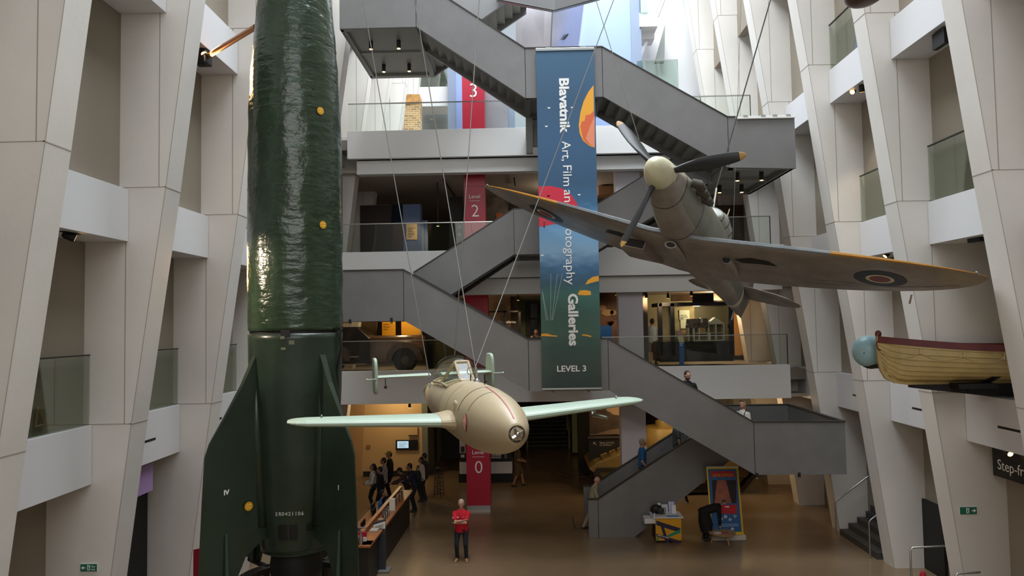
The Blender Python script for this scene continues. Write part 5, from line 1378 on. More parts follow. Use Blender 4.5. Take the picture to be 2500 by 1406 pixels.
# ------------------------------------------------------------------ ground floor, behind the stair
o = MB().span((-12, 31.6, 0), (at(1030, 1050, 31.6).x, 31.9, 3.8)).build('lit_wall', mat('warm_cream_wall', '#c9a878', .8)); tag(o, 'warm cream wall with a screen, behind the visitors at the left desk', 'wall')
xw = at(1030, 1050, 31.6).x
o = MB().span((xw, 31.6, 0), (xw+.25, 38.5, 3.8)).build('return_wall', mat('grey_green_wall', '#77776a', .8)); tag(o, 'grey-green wall running back beside the warm cream wall', 'wall')
o = MB().span((at(886, 1160, 31.5).x, 31.53, 0), (xw, 31.59, .22)).build('dark_skirting', M_DARK); tag(o, 'dark skirting along the foot of the warm cream wall', 'skirting')
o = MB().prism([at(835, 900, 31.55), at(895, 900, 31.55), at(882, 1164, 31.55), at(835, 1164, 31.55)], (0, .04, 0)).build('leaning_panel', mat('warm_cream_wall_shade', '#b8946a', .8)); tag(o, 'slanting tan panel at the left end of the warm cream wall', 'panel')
scr = gth('wall_screen', 'black framed wall screen glowing pale blue on the warm cream wall', 'screen', 966, 1074, 1020, 1099, 31.5, .08, M_BLACK)
gspan(970, 1077, 997, 1094, 31.48, .03).build('lit_display', mat('screen_blue', '#a9c8dc', .4, emit=.75), scr, world=True)
for k in range(4): gspan(974, 1081+k*3, 974+(18, 20, 12, 16)[k], 1081.8+k*3, 31.47, .01).build('text_line', mat('screen_text', '#6d8ca0', .4), scr, world=True)
wn = gth('wall_notice', 'small notice panel near the top of the warm cream wall', 'notice', 997, 1040, 1019, 1063, 31.5, .04, mat('warm_cream_wall', '#c9a878', .8))
gspan(997, 1062, 1019, 1064, 31.47, .03).build('shelf_edge', M_DARK, wn, world=True)
gth('wall_vent', 'small square tan plate on the warm cream wall', 'plate', 895, 1086, 904, 1094, 31.55, .03, mat('tan_plate', '#9a7648', .7))
ceil_spot(1000, 991, 27.6, 3.8, 'lit ceiling spot above the visitors at the desk', 0)
def ground_lamp(name, loc, power, col=WARM, r=.2): bulb(name, loc, power, col, r)
ground_lamp('cream_wall_lamp', (at(960, 1000, 30.2).x, 30.3, 3.45), 60, (1, .78, .45))
# grand stairs at the back
gs = thing('back_stairs', 'broad dark steps with pale edges rising at the very back of the ground floor', 'stairs', (at(1335, 1095, 38).x, 38, 0))
x0, x1 = at(1288, 1095, 38).x, at(1386, 1095, 38).x
for k in range(10):
    st_ = MB().span((x0, 38+.3*k, 0), (x1, 38.35+.3*k, .165*(k+1))).build('step', M_DARK, gs, world=True)
    MB().span((x0, 37.985+.3*k, .165*(k+1)-.035), (x1, 38.03+.3*k, .165*(k+1)+.005)).build('nosing', mat('nosing_grey', '#6d6d62', .6), st_, world=True)
for px in (1283, 1386):
    for k, dy in enumerate((0, 1.5)):
        p = at(px+4, 1095, 37.9)
        MB().tube([(p.x, 37.9+dy, .0+dy*.5), (p.x, 37.9+dy, 1.0+dy*.5)], .05, 8).build('newel', mat('pale_green_metal', '#8d9a7e', .5), gs, world=True)
    MB().tube([(p.x, 37.8, 1.0), (p.x, 40.9, 2.7)], .05, 8).build('hand_rail', mat('pale_green_metal', '#8d9a7e', .5), gs, world=True)
    MB().tube([(p.x, 37.8, .6), (p.x, 40.9, 2.3)], .03, 8).build('hand_rail', mat('pale_green_metal', '#8d9a7e', .5), gs, world=True)
o = gth('pale_green_post', 'pale green lit wall strip right of the back stairs', 'post', 1398, 985, 1414, 1105, 36, .3, mat('pale_green_wall2', '#7f8a68', .7))
gth('dark_column', 'dark brown column left of the cityscape mural', 'column', 1414, 975, 1440, 1155, 31.2, .6, mat('dark_umber', '#2a231c', .7))
gth('black_partition', 'black partition wall behind the Level 0 pillar', 'partition', 1078, 975, 1124, 1120, 33.5, .2, M_BLACK)
# information counter
ic = thing('info_counter', 'white information counter with a black pictogram band behind the Level 0 pillar', 'counter', (at(1190, 1155, 30).x, 30, 0))
gspan(1122, 1127, 1250, 1157, 30, 1).build('white_front', M_PANEL, ic, world=True)
gspan(1122, 1107, 1250, 1126, 30.02, .9).build('black_band', M_BLACK, ic, world=True)
gspan(1120, 1155, 1252, 1180, 30.1, .8).build('kick_base', M_BLACK, ic, world=True)
gspan(1122, 1066, 1136, 1107, 30.3, .05).build('notice_panel', M_PANEL, ic, world=True); gspan(1125, 1090, 1134, 1104, 30.28, .03).build('notice_picture', mat('sepia_dark', '#4c4239', .7), ic, world=True)
for r in range(2):
    for c in range(5): gspan(1200+c*4.8, 1108.5+r*6, 1203.6+c*4.8, 1112.8+r*6, 30.0, .03).build('pictogram', M_PANEL, ic, world=True)
lettering('0', .24, at(1231, 1119, 30.0), (1, 0, 0), (0, 0, 1), M_PANEL, ic, bold=-.003)
for r in range(1): gspan(1125, 1110, 1134, 1117, 30.0, .03).build('pictogram', M_PANEL, ic, world=True)
# cityscape mural with the stairs and lifts direction
cm = gth('cityscape_mural', 'sepia ruined city mural with a stairs and lifts direction, left of the white pillar', 'mural', 1440, 975, 1512, 1062, 28.6, .08, mat('city_sky', '#9a7a60', .8))
sk = [(1440, 1000), (1447, 998), (1452, 1003), (1460, 995), (1468, 1001), (1477, 996), (1483, 1004), (1490, 1006), (1497, 1012), (1512, 1014), (1512, 1060), (1440, 1060)]
MB().prism([at(x, y, 28.58) for x, y in sk], (0, .02, 0)).build('printed_ruins', mat('city_ruins', '#3d2f26', .8, var=.4, vscale=3), cm, world=True)
MB().prism([at(x, y, 28.56) for x, y in ((1452, 1060), (1490, 1049), (1512, 1046), (1512, 1060))], (0, .02, 0)).build('printed_road', mat('city_road', '#6b574c', .8), cm, world=True)
gspan(1436, 1064, 1512, 1071, 28.5, .1).build('rail', mat('mural_rail', '#3a332e', .5), cm, world=True)
lo = gspan(1440, 1071, 1512, 1160, 28.6, .08).build('direction_panel', M_BLACK, cm, world=True)
for k, s in enumerate(('Stairs and lifts', 'to all floors')): lettering(s, .10, at(1464, 1083+k*5.5, 28.58), (1, 0, 0), (0, 0, 1), mat('sign_grey_white', '#b9b5ae', .6), lo)
a, b_ = at(1456, 1086, 28.57), at(1449, 1080, 28.57)
mb = MB().tube([a, b_], .01, 6); d = (b_-a).normalized()
for s in (-.75, .75): mb.tube([b_, b_-Matrix.Rotation(s, 3, 'Y') @ d*.07], .01, 6)
mb.build('arrow', mat('sign_grey_white', '#b9b5ae', .6), lo, world=True)
# ---- the tank behind the stair
TK = thing('battle_tank', 'golden-lit sand coloured battle tank parked behind the lowest stair flight', 'tank', (at(1640, 1200, 29).x, 29, 0))
M_TK = mat('sand_tank_paint', '#8c7440', .45, .15, var=.15, vscale=2)
X0 = at(1436, 1130, 28).x; X1 = at(1842, 1130, 28).x
hullp = [(X0, .95), (X0+.25, 1.15), (X0+1.5, 1.62), (X1-.5, 1.62), (X1, 1.1), (X1-.4, .55), (X0+.55, .5)]
MB().prism([(x, 27.7, z) for x, z in hullp], (0, 2.7, 0)).build('hull', M_TK, TK, world=True, bevel=.03)
glp = MB()
for k, (f, w) in enumerate(((.25, .25), (.5, .3), (.75, .35))):
    x = X0+.25+1.25*f; z = 1.15+.47*f+.02
    glp.tube([(x, 27.9, z), (x-.1, 27.95, z+.12), (x+.15, 28.2, z+.16)], .035, 6); glp.box((x+.05, 28.6, z+.03), (.22, .5, .06), rotm('Y', -.36))
glp.build('deck_fittings', mat('tank_fitting', '#6d5630', .5, .2), TK, world=True)
TC = at(1632, 1045, 29).x
MB().rings([[Vector((TC+rx*math.cos(2*PI*k/24), 29+ry*math.sin(2*PI*k/24), z)) for k in range(24)] for rx, ry, z in ((1.15, 1.0, 1.62), (1.2, 1.02, 1.9), (.95, .85, 2.3), (.3, .3, 2.36))]).build('turret', M_TK, TK, world=True, smooth=True)
MB().lathe([(.38, 0), (.38, .22), (.3, .28), (.001, .28)], (TC-.15, 28.85, 2.3), 18).build('hatch', M_TK, TK, world=True, smooth=True)
MB().tube([(TC+.9, 29, 2.0), (TC+2.9, 29, 2.02)], .07, 10).build('gun_barrel', M_TK, TK, world=True)
for y in (27.45, 30.25):
    tr = []
    pts = [(X0+.35, .6), (X0+.15, .8), (X0+.3, 1.02), (X1-.35, 1.0), (X1-.05, .75), (X1-.6, .1), (X0+.8, .1)]
    inn = [(X0+.5, .62), (X0+.35, .78), (X0+.42, .92), (X1-.42, .9), (X1-.22, .74), (X1-.68, .18), (X0+.85, .18)]
    mb = MB(); vs = [Vector((x, y, z)) for x, z in pts]+[Vector((x, y, z)) for x, z in inn]; n = len(pts)
    vs += [v+Vector((0, .5, 0)) for v in vs]
    fs = []
    for i in range(n):
        j = (i+1) % n; fs += [(i, j, n+j, n+i), (2*n+i, 3*n+i, 3*n+j, 2*n+j), (i, 2*n+i, 2*n+j, j), (n+i, n+j, 3*n+j, 3*n+i)]
    mb.add(vs, fs).build('track', mat('track_steel', '#3b342c', .5, .4), TK, world=True)
    for k in range(5):
        xx = X0+1.2+k*(X1-X0-2.3)/4
        w_ = MB().lathe([(.08, -.02), (.12, 0), (.32, .0), (.38, .02), (.38, .3), (.001, .3)], (xx, y+.38, .53), 24, rotm('X', PI/2)).build('road_wheel', mat('road_wheel_dark', '#2b2722', .45, .3), TK, world=True, smooth=True)
        MB().lathe([(.001, -.05), (.1, -.04), (.12, 0)], (xx, y+.02, .53), 14, rotm('X', PI/2)).build('hub', M_TK, w_, world=True)
ground_lamp('tank_lamp', (X0+1.6, 26.9, 3.3), 42, (1, .76, .4), .12)
ground_lamp('tank_turret_lamp', (TC, 27.3, 3.5), 42, (1, .76, .4), .12)
ground_lamp('floor_wash_lamp', (7.6, 26.6, 3.5), 36, (1, .66, .34), .2)
# ---- reception desk
M_WOOD = mat('orange_wood_top', '#9a5f38', .4, var=.15, vscale=5)
M_DESK = mat('desk_charcoal', '#1d1c1c', .5)
dk = thing('reception_desk', 'long reception desk with an orange wood counter at lower left', 'desk', (-5.0, 21, 0))
zt = 1.08
n0 = atz(1008, 1196, zt); f0 = atz(905, 1330, zt); e0 = atz(868, 1330, zt)
dv = Vector((n0.x-f0.x, n0.y-f0.y, 0)).normalized(); nl = Vector((-dv.y, dv.x, 0))
w = .36
def dquad(a, b, wd, z0, z1, m, nm, off=0):
    P = [a+nl*off, b+nl*off, b+nl*(off+wd), a+nl*(off+wd)]
    return MB().prism([(p.x, p.y, z0) for p in P], (0, 0, z1-z0)).build(nm, m, dk, world=True)
F0, N0 = Vector((f0.x, f0.y, 0)), Vector((n0.x, n0.y, 0))
dquad(F0, N0, .34, zt-.05, zt, M_WOOD, 'counter_top')
dquad(F0+dv*.05, N0-dv*.05, .06, .0, zt-.05, M_DESK, 'front_panel', .1)
dquad(F0+dv*.1, N0-dv*.1, .03, zt, zt+.13, mat('wood_shelf_back', '#8a5634', .5), 'shelf_back', .34)
dquad(F0+dv*.1, N0-dv*.1, .10, zt+.13, zt+.155, M_WOOD, 'upper_shelf', .32)
dquad(F0+dv*.1, N0-dv*.1, .7, .72, .76, M_WOOD, 'inner_desk_top', .44)
# near return of the desk
MB().span((F0.x-2.2, F0.y-.02, 0), (F0.x-.05, F0.y+.06, zt-.05)).build('front_panel', M_DESK, dk, world=True)
MB().span((F0.x-2.2, F0.y-.08, zt-.05), (F0.x+.0, F0.y+.36, zt)).build('counter_top', M_WOOD, dk, world=True)
MB().span((F0.x-2.2, F0.y+.9, 0), (F0.x-.3, F0.y+.98, 1.25)).build('rear_screen', mat('screen_grey', '#6e6459', .6), dk, world=True)
def on_desk(t, off, z=zt):      # distance along the counter from its near end
    p = F0+dv*t+nl*off; return Vector((p.x, p.y, z))
LN = (N0-F0).length
def deskbox(nm, t, off, sx, sy, sz, m, label, cat, group=None, z=zt, rz=.25):
    p = on_desk(t, off, z); mb = MB().box((0, 0, sz/2), (sx, sy, sz), rotm('Z', 0)); o = mb.build(nm, m, bevel=.004)
    o.location = p; o.rotation_euler = (0, 0, math.atan2(dv.y, dv.x)-PI/2+rz*.0); return tag(o, label, cat, group)
proto = None
for i in range(6):
    p = on_desk(LN*.36+i*.13, .12+.05*(i % 2))
    if proto is None:
        proto = thing('steel_bottle', 'steel drinking bottle in the row on the reception counter', 'bottle', p, 0, 'steel bottles on the reception counter')
        MB().lathe([(.001, 0), (.036, 0), (.037, .02), (.037, .17), (.02, .2), (.02, .21), (.001, .21)], seg=14).build('body', M_STEEL, proto, smooth=True)
        MB().lathe([(.024, .205), (.024, .245), (.001, .25)], seg=12).build('cap', mat('bottle_cap', '#6f6f6c', .4, .5), proto, smooth=True)
    else:
        c = copy_tree(proto); c.location = p
M_BOOKS = ['#cdbfa8', '#7c4a38', '#8d8578', '#a37f5c', '#5d4a44', '#b7a283', '#6a3730', '#c7c2b6']
for i in range(8):
    deskbox('guide_book', LN*.62+i*.18, .16, .05, .17, .24-.02*(i % 3), mat('book_'+M_BOOKS[i][1:], M_BOOKS[i], .6), '%s guide book standing on the reception counter, %s from its far end' % (
        ['cream', 'rust', 'grey', 'tan', 'dark plum', 'buff', 'brick red', 'pale grey'][i], ['eighth', 'seventh', 'sixth', 'fifth', 'fourth', 'third', 'second', 'first'][i]), 'book')
deskbox('card_box', LN*.30, .14, .14, .2, .16, mat('card_brown', '#8a6a50', .6), 'small brown card box beside the steel bottles on the counter', 'box')
deskbox('book_stack', LN*.56, .14, .16, .1, .34, mat('cover_white', '#d9d3c6', .5), 'tall white booklet standing between the bottles and books on the counter', 'booklet')
deskbox('leaflet_stack', LN*.20, .18, .2, .26, .05, mat('leaflet_grey', '#a39a8c', .6), 'flat grey leaflet pile on the middle of the reception counter', 'leaflets')
for i in range(3):
    deskbox('leaflet_box', LN*.70+i*.5, .60, .12, .2, .05, mat('paper_white', '#dcd8cf', .6), 'white leaflet tray on the inner desk, %s' % ['nearest of three', 'middle of three', 'farthest of three'][i], 'tray', None, .76)
# donation box and leaflets on the near return
p = Vector((F0.x-.72, F0.y+.12, zt))
db = thing('collection_box', 'grey collection tray with crumpled silver wrappers on the near desk end', 'box', p)
MB().span((-.22, -.1, 0), (.22, .12, .12)).build('tray', mat('tray_grey', '#6f6d6b', .5), db)
mb = MB()
for k in range(7): mb.ball((random.uniform(-.15, .12), random.uniform(-.05, .08), .14+random.uniform(0, .08)), (.05, .04, .035), 7, 5)
mb.build('wrappers', mat('silver_wrap', '#bdb6a8', .25, .8), db)
o = MB().span((F0.x-.75, F0.y+.3, zt), (F0.x-.2, F0.y+.34, zt+.02)).build('paper_sheet', mat('paper_white', '#dcd8cf', .6)); tag(o, 'white paper sheet at the back of the near desk end', 'paper')
rb = thing('ticket_box', 'red and white box at the back of the near desk end', 'box', (F0.x-.45, F0.y+.3, zt))
MB().span((-.3, -.02, 0), (.28, .06, .10)).build('white_base', mat('paper_white', '#dcd8cf', .6), rb); MB().span((-.25, .0, .10), (.28, .06, .22)).build('red_top', M_RED, rb)
mb = MB().lathe([(.05, 0), (.05, .2), (.03, .24), (.03, .34), (.001, .35)], (F0.x-.25, F0.y+.06, zt), 14); o = mb.build('steel_flask', M_STEEL, smooth=True); tag(o, 'tall steel flask beside the collection tray on the near desk end', 'flask')
mc = thing('desk_microphone', 'thin black gooseneck microphone on the near desk end', 'microphone', (F0.x-.3, F0.y+.25, zt))
MB().tube([(0, 0, 0), (-.02, 0, .25), (-.12, 0, .42)], .008, 6).build('neck', M_BLACK, mc); MB().capsule((-.12, 0, .42), (-.16, 0, .47), .014, .014).build('capsule', M_BLACK, mc)
p = on_desk(LN*.16, .55, .78)
gl = thing('card_reader', 'card reader with a small green light on the inner desk', 'card reader', p); MB().box((0, 0, .05), (.1, .16, .1)).build('body', M_BLACK, gl); MB().ball((.0, -.02, .12), .035).build('green_light', mat('green_lamp', '#1fe06a', .4, emit=3), gl)
for i in range(3):
    p = on_desk(LN*(.30+.22*i), .62, .76); t = thing('desk_monitor', 'black desk monitor behind the counter, %s' % ['nearest the sign stand', 'in front of the receptionist', 'farthest along the desk'][i], 'monitor', p, math.atan2(dv.y, dv.x))
    MB().box((0, 0, .3), (.45, .03, .28)).build('screen', M_BLACK, t, bevel=.006); MB().tube([(0, 0, 0), (0, 0, .2)], .02, 8).build('stand', M_BLACK, t); MB().box((0, 0, .01), (.2, .14, .02)).build('foot', M_BLACK, t)
ch_ = thing('office_chair', 'black office chair under the receptionist in blue', 'chair', (at(930, 1210, 22.7).x, 22.7, 0))
MB().box((0, 0, .45), (.46, .46, .08)).build('seat', M_DESK, ch_, bevel=.02); MB().box((-.25, 0, .75), (.06, .42, .5)).build('backrest', M_DESK, ch_, bevel=.02); MB().tube([(0, 0, .06), (0, 0, .42)], .03, 8).build('post', M_BLACK, ch_)
for k in range(5): MB().tube([(0, 0, .08), (.26*math.cos(k*1.257), .26*math.sin(k*1.257), .03)], .025, 6).build('leg', M_BLACK, ch_)
# notice stand in front of the desk
ss = thing('notice_stand', 'charcoal floor stand with a slanted white text sheet beside the reception desk', 'stand', atz(925, 1394, 0))
pz = atz(925, 1394, 0); s0 = 19.48/FPX
def stp_(px, py): return at(px, py, pz.y)
MB().span((stp_(911, 1300).x, pz.y-.04, .05), (stp_(941, 1300).x, pz.y+.04, stp_(925, 1290).z)).build('post_panel', mat('stand_charcoal', '#34363b', .5), ss, world=True)
MB().prism([stp_(911, 1276), stp_(941, 1268), stp_(941, 1305), stp_(911, 1305)], (0, .05, 0)).build('head_panel', mat('stand_charcoal', '#34363b', .5), ss, world=True)
sh = MB().prism([tuple(stp_(912, 1281)-Vector((0, .02, 0))), tuple(stp_(941, 1272)-Vector((0, .02, 0))), tuple(stp_(941, 1297)-Vector((0, .02, 0))), tuple(stp_(912, 1305)-Vector((0, .02, 0)))], (0, .01, 0)).build('text_sheet', mat('paper_white', '#dcd8cf', .6), ss, world=True)
for k in range(7):
    a, b_ = stp_(917, 1284+k*2.7), stp_(917+(20, 18, 20, 16, 19, 17, 12)[k], 1279+k*2.7+(20-(20, 18, 20, 16, 19, 17, 12)[k])*.25)
    MB().tube([a-Vector((0, .024, 0)), b_-Vector((0, .024, 0))], .0035, 4).build('text_line', mat('text_grey', '#6b6b6b', .6), sh, world=True)
MB().span((pz.x-.26, pz.y-.2, 0), (pz.x+.30, pz.y+.2, .05)).build('base_plate', mat('base_grey', '#6f6b66', .5), ss, world=True, bevel=.006)
# ---- family activity table
ft = thing('activity_cart', 'yellow activity cart with dark and green crossing stripes under the stair', 'cart', atz(1632, 1325, 0))
fy = atz(1632, 1325, 0).y
def fq(px, py): return at(px, py, fy)
a, b_ = fq(1601, 1326), fq(1663, 1264)
MB().span((a.x, fy, .06), (b_.x, fy+.55, b_.z)).build('body', mat('cart_plum', '#3a2438', .6), ft, world=True)
fpn = MB().span((a.x+.005, fy-.015, .07), (b_.x-.005, fy, b_.z)).build('front_panel', mat('cart_yellow', '#d99a14', .5), ft, world=True)
def stripe(p, m, dy): MB().prism([(fq(x, y).x, fy-.016-dy, fq(x, y).z) for x, y in p], (0, dy, 0)).build('stripe', m, fpn, world=True)
M_NAVY, M_PLUM, M_GRN = mat('stripe_navy', '#23243e', .6), mat('stripe_plum', '#3d1f40', .6), mat('stripe_green', '#1a8a6a', .6)
stripe([(1610, 1272), (1618, 1278), (1633, 1325), (1625, 1325), (1612, 1282)], M_NAVY, .004)
stripe([(1602, 1270), (1622, 1277), (1661, 1289), (1661, 1296), (1648, 1296), (1602, 1281)], M_NAVY, .003)
stripe([(1626, 1308), (1661, 1291), (1661, 1300), (1632, 1311)], M_GRN, .005)
stripe([(1602, 1302), (1661, 1320), (1661, 1325), (1653, 1325), (1602, 1309)], M_PLUM, .006)
stripe([(1602, 1312), (1613, 1314), (1602, 1319)], M_GRN, .002)
lettering('FAMILY ACTIVITY', .045, Vector((fq(1604, 1306).x, fy-.026, fq(1604, 1306.5).z)), (1, 0, -.29), (.29, 0, 1), M_WHITEPAINT, fpn, bold=.001)
MB().span((a.x-.08, fy-.06, b_.z), (b_.x+.06, fy+.62, b_.z+.035)).build('table_top', M_PANEL, ft, world=True, bevel=.006)
MB().span((a.x-.3, fy+.02, b_.z-.16), (a.x-.0, fy+.4, b_.z-.02)).build('side_tray', M_PANEL, ft, world=True)
MB().span((a.x-.03, fy+.0, b_.z-.1), (a.x+.0, fy+.03, b_.z+.14)).build('side_post', M_PANEL, ft, world=True)
for sx in (a.x+.05, b_.x-.05):
    for sy in (fy+.05, fy+.5): MB().ball((sx, sy, .03), .03).build('caster', M_BLACK, ft, world=True)
tz = b_.z+.035
for k, (x0, x1, w, h, c, lb) in enumerate(((1622, 1637, .04, .24, '#c9cbd2', 'pale leaflet holder left of the lilac one on the activity cart'), (1640, 1655, .05, .30, '#b9bdd6', 'lilac leaflet holder at the back right of the activity cart'), (1646, 1657, .04, .22, '#d8dade', 'white leaflet holder in front of the lilac one on the activity cart'))):
    A, B = fq(x0, 1240), fq(x1, 1240); yy = fy+(.38, .45, .36)[k]
    o = MB().prism([(A.x, yy, tz), (B.x, yy, tz), (B.x, yy+.08, tz+h), (A.x, yy+.08, tz+h)], (0, w, 0)).build('leaflet_holder', mat('holder_'+c[1:], c, .5)); tag(o, lb, 'leaflet holder')
for k, (x0, x1, m, lb) in enumerate(((1603, 1626, mat('paper_white', '#dcd8cf', .6), 'white activity sheet at the left front of the cart top'), (1629, 1658, mat('sheet_blue', '#6d8fc0', .6), 'blue activity sheet at the right front of the cart top'))):
    A, B = fq(x0, 1262), fq(x1, 1262); o = MB().span((A.x, fy-.02, tz), (B.x, fy+.14, tz+.004)).build('activity_sheet', m); tag(o, lb, 'sheet')
bp_ = thing('black_backpack', 'black backpack with loose straps piled on the left of the activity cart', 'bag', (fq(1607, 1240).x, fy+.36, tz))
mb = MB().ball((0, 0, .13), (.17, .12, .14), 14, 9); mb.ball((.12, -.06, .1), (.1, .09, .1), 10, 7); mb.build('bag_body', M_BLACK, bp_, smooth=True)
mb = MB()
for k in range(5): mb.tube([(.1+.03*k, -.13, .01), (.05+.05*k, -.15, .12), (.12+.03*k, -.1, .2)], .012, 5)
mb.build('strap', mat('strap_grey', '#55524d', .7), bp_)
MB().box((.09, .02, .27), (.1, .02, .07)).build('card_tag', M_PANEL, bp_)
# ---- pull-up banner: selfie station
sb = thing('pull_up_banner', 'tall blue pull-up banner with yellow border reading SELFIE STATION', 'banner', atz(1777, 1317, 0))
sy_ = atz(1777, 1317, 0).y
def sq(px, py): p = at(px, py, sy_); return p
SBz = [(1724, 1140), (1802, 1140), (1818, 1310), (1738, 1310)]
def spoly(p, m, nm, dy, par=None):
    return MB().prism([(sq(x, y).x, sy_-dy, sq(x, y).z) for x, y in p], (0, min(dy+.01, .006 if dy else .02), 0)).build(nm, m, par or sb, world=True)
cl = spoly([(1724, 1140), (1802, 1140), (1816, 1306), (1737, 1306)], mat('banner_yellow', '#dcb41e', .5), 'banner_sheet', 0)
spoly([(1728, 1145), (1798, 1145), (1811, 1298), (1740, 1298)], mat('banner_blue', '#2f5f92', .5), 'blue_field', .004, cl)
spoly([(1734, 1150), (1793, 1150), (1794, 1164), (1736, 1164)], mat('banner_red', '#b4232c', .5), 'red_band', .008, cl)
lettering('SELFIE STATION', .11, Vector((sq(1740, 1163.5).x, sy_-.012, sq(1740, 1163).z)), (1, 0, 0), (0, 0, 1), mat('gold_letters', '#d8a640', .5), cl, width=sq(1789, 1163).x-sq(1740, 1163).x)
ph = spoly([(1738, 1172), (1797, 1172), (1798, 1228), (1741, 1228)], mat('photo_dark', '#231e22', .6), 'photo', .008, cl)
spoly([(1750, 1172), (1772, 1172), (1786, 1228), (1744, 1228)], mat('photo_rust', '#9a5a48', .6, var=.25, vscale=6), 'photo_figure', .012, ph)
spoly([(1753, 1232), (1798, 1232), (1799, 1254), (1755, 1254)], mat('banner_red', '#b4232c', .5), 'red_box', .008, cl)
spoly([(1770, 1235.5), (1780, 1235.5), (1780, 1238), (1770, 1238)], M_WHITEPAINT, 'text_line', .012, cl)
for k, (x, y) in enumerate(((1761, 1266), (1771, 1261), (1782, 1268), (1794, 1260), (1788, 1291))):
    q = sq(x, y); mb = MB(); n = (5, 7, 4, 3, 6)[k]
    for i in range(n): a_ = 2*PI*i/n+.3; mb.box((q.x+.02*math.cos(a_), sy_-.01, q.z+.02*math.sin(a_)), (.06, .004, .018), rotm('Y', -a_))
    mb.build('icon', M_WHITEPAINT, cl, world=True)
for k in range(2): spoly([(1757, 1279.5+k*4), (1802, 1278.5+k*4), (1802, 1280+k*4), (1757, 1281+k*4)], mat('banner_text_pale', '#9db4cf', .6), 'text_line', .008, cl)
a, b_ = sq(1735, 1317), sq(1819, 1304)
MB().span((a.x, sy_-.12, 0), (b_.x, sy_+.12, .14)).build('base_case', mat('pale_plastic', '#c9c3b8', .4), sb, world=True, bevel=.02)
MB().tube([((a.x+b_.x)/2, sy_+.06, .1), ((sq(1763, 1140).x), sy_+.03, sq(1763, 1138).z)], .015, 8).build('pole', M_STEEL, sb, world=True)
MB().span((sq(1724, 1140).x, sy_-.02, sq(1763, 1141).z), (sq(1802, 1140).x, sy_+.03, sq(1763, 1138).z)).build('top_clip', M_STEEL, sb, world=True)
# ---- low stool table
q = atz(1768, 1329, 0); ty_ = 21.65
stl = thing('wooden_stool', 'round wooden stool table in front of the pull-up banner', 'stool', (at(1763, 1300, ty_).x, ty_, 0))
zt2 = at(1763, 1299, ty_).z
MB().lathe([(.001, zt2-.035), (.36, zt2-.035), (.38, zt2-.02), (.38, zt2), (.001, zt2)], seg=28).build('seat', mat('pale_oak', '#b08a5c', .45, var=.1, vscale=4), stl, smooth=True)
for k in range(3):
    a_ = -1.2+k*2*PI/3; MB().tube([(.2*math.cos(a_), .2*math.sin(a_), zt2-.03), (.32*math.cos(a_), .32*math.sin(a_), 0)], [.022, .016], 8).build('leg', mat('pale_oak', '#b08a5c', .45, var=.1, vscale=4), stl)
for k, (dx, dy, c, lb) in enumerate(((-.16, -.08, '#d9d3c8', 'white paper pad at the left of the round stool'), (.05, -.12, '#b05a58', 'pinkish leaflet under the hand of the stooping visitor'))):
    o = MB().box((0, 0, .01), (.2, .16, .02)).build('paper_pad', mat('pad_'+c[1:], c, .6)); o.location = stl.location+Vector((dx, dy, zt2)); o.rotation_euler = (0, 0, .2); tag(o, lb, 'paper')
# dark metal stack of chairs beyond the desk
for k, (px, py) in enumerate(((1072, 1212), (1026, 1205))):
    p = atz(px, py, 0); t = thing('wire_rack', ['black wire rack standing alone left of the Level 0 pillar', 'black wire rack at the far end of the reception desk'][k], 'rack', p)
    for i in range(4):
        a_ = i*PI/2+.4; MB().tube([(.2*math.cos(a_), .2*math.sin(a_), 0), (.12*math.cos(a_), .12*math.sin(a_), 1.02)], .014, 6).build('upright', M_BLACK, t)
    for i in range(7):
        r = .2-.011*i; MB().tube([(r*math.cos(.4+j*PI/2+(.5 if i % 2 else 0)), r*math.sin(.4+j*PI/2+(.5 if i % 2 else 0)), .08+.14*i+(.07 if j % 2 else 0)) for j in range(5)], .012, 6).build('wire_shelf', M_BLACK, t)
    MB().ball((0, 0, 1.03), (.12, .1, .06)).build('top_cap', M_BLACK, t, smooth=True)
# floor hatch outline near the foot of the stair
for (x0_, y0_, x1_, y1_, lb) in ((1397, 1263, 1404, 1290, 'thin metal joint in the floor left of the stair foot'), (1404, 1290, 1434, 1291, 'thin metal joint in the floor before the stair foot')):
    a, b_ = atz(x0_, y0_, .0), atz(x1_, y1_, .0); d = (b_-a).normalized(); n_ = Vector((-d.y, d.x, 0))*.012
    o = MB().prism([a-n_, b_-n_, b_+n_, a+n_], (0, 0, .003)).build('floor_joint', M_DARK); tag(o, lb, 'floor joint')
# ------------------------------------------------------------------ people
M_SKIN = mat('skin_light', '#b98a72', .55); M_SKIN2 = mat('skin_tan', '#9c6f56', .55); M_LIPS = mat('lips', '#94574c', .5)
M_EYEW = mat('eye_white', '#d9d4cc', .3)
def remeshed(mb, voxel, iters=2):
    me = bpy.data.meshes.new('tmp'); me.from_pydata([tuple(v) for v in mb.v], [], mb.f)
    bm = bmesh.new(); bm.from_mesh(me); bmesh.ops.recalc_face_normals(bm, faces=bm.faces); bm.to_mesh(me); bm.free()
    o = bpy.data.objects.new('tmp', me); COL.objects.link(o)
    r = o.modifiers.new('r', 'REMESH'); r.mode = 'VOXEL'; r.voxel_size = voxel
    s = o.modifiers.new('s', 'SMOOTH'); s.factor = .5; s.iterations = iters
    bpy.context.view_layer.update()
    out = bpy.data.meshes.new_from_object(o.evaluated_get(bpy.context.evaluated_depsgraph_get()))
    bpy.data.objects.remove(o); bpy.data.meshes.remove(me)
    return out
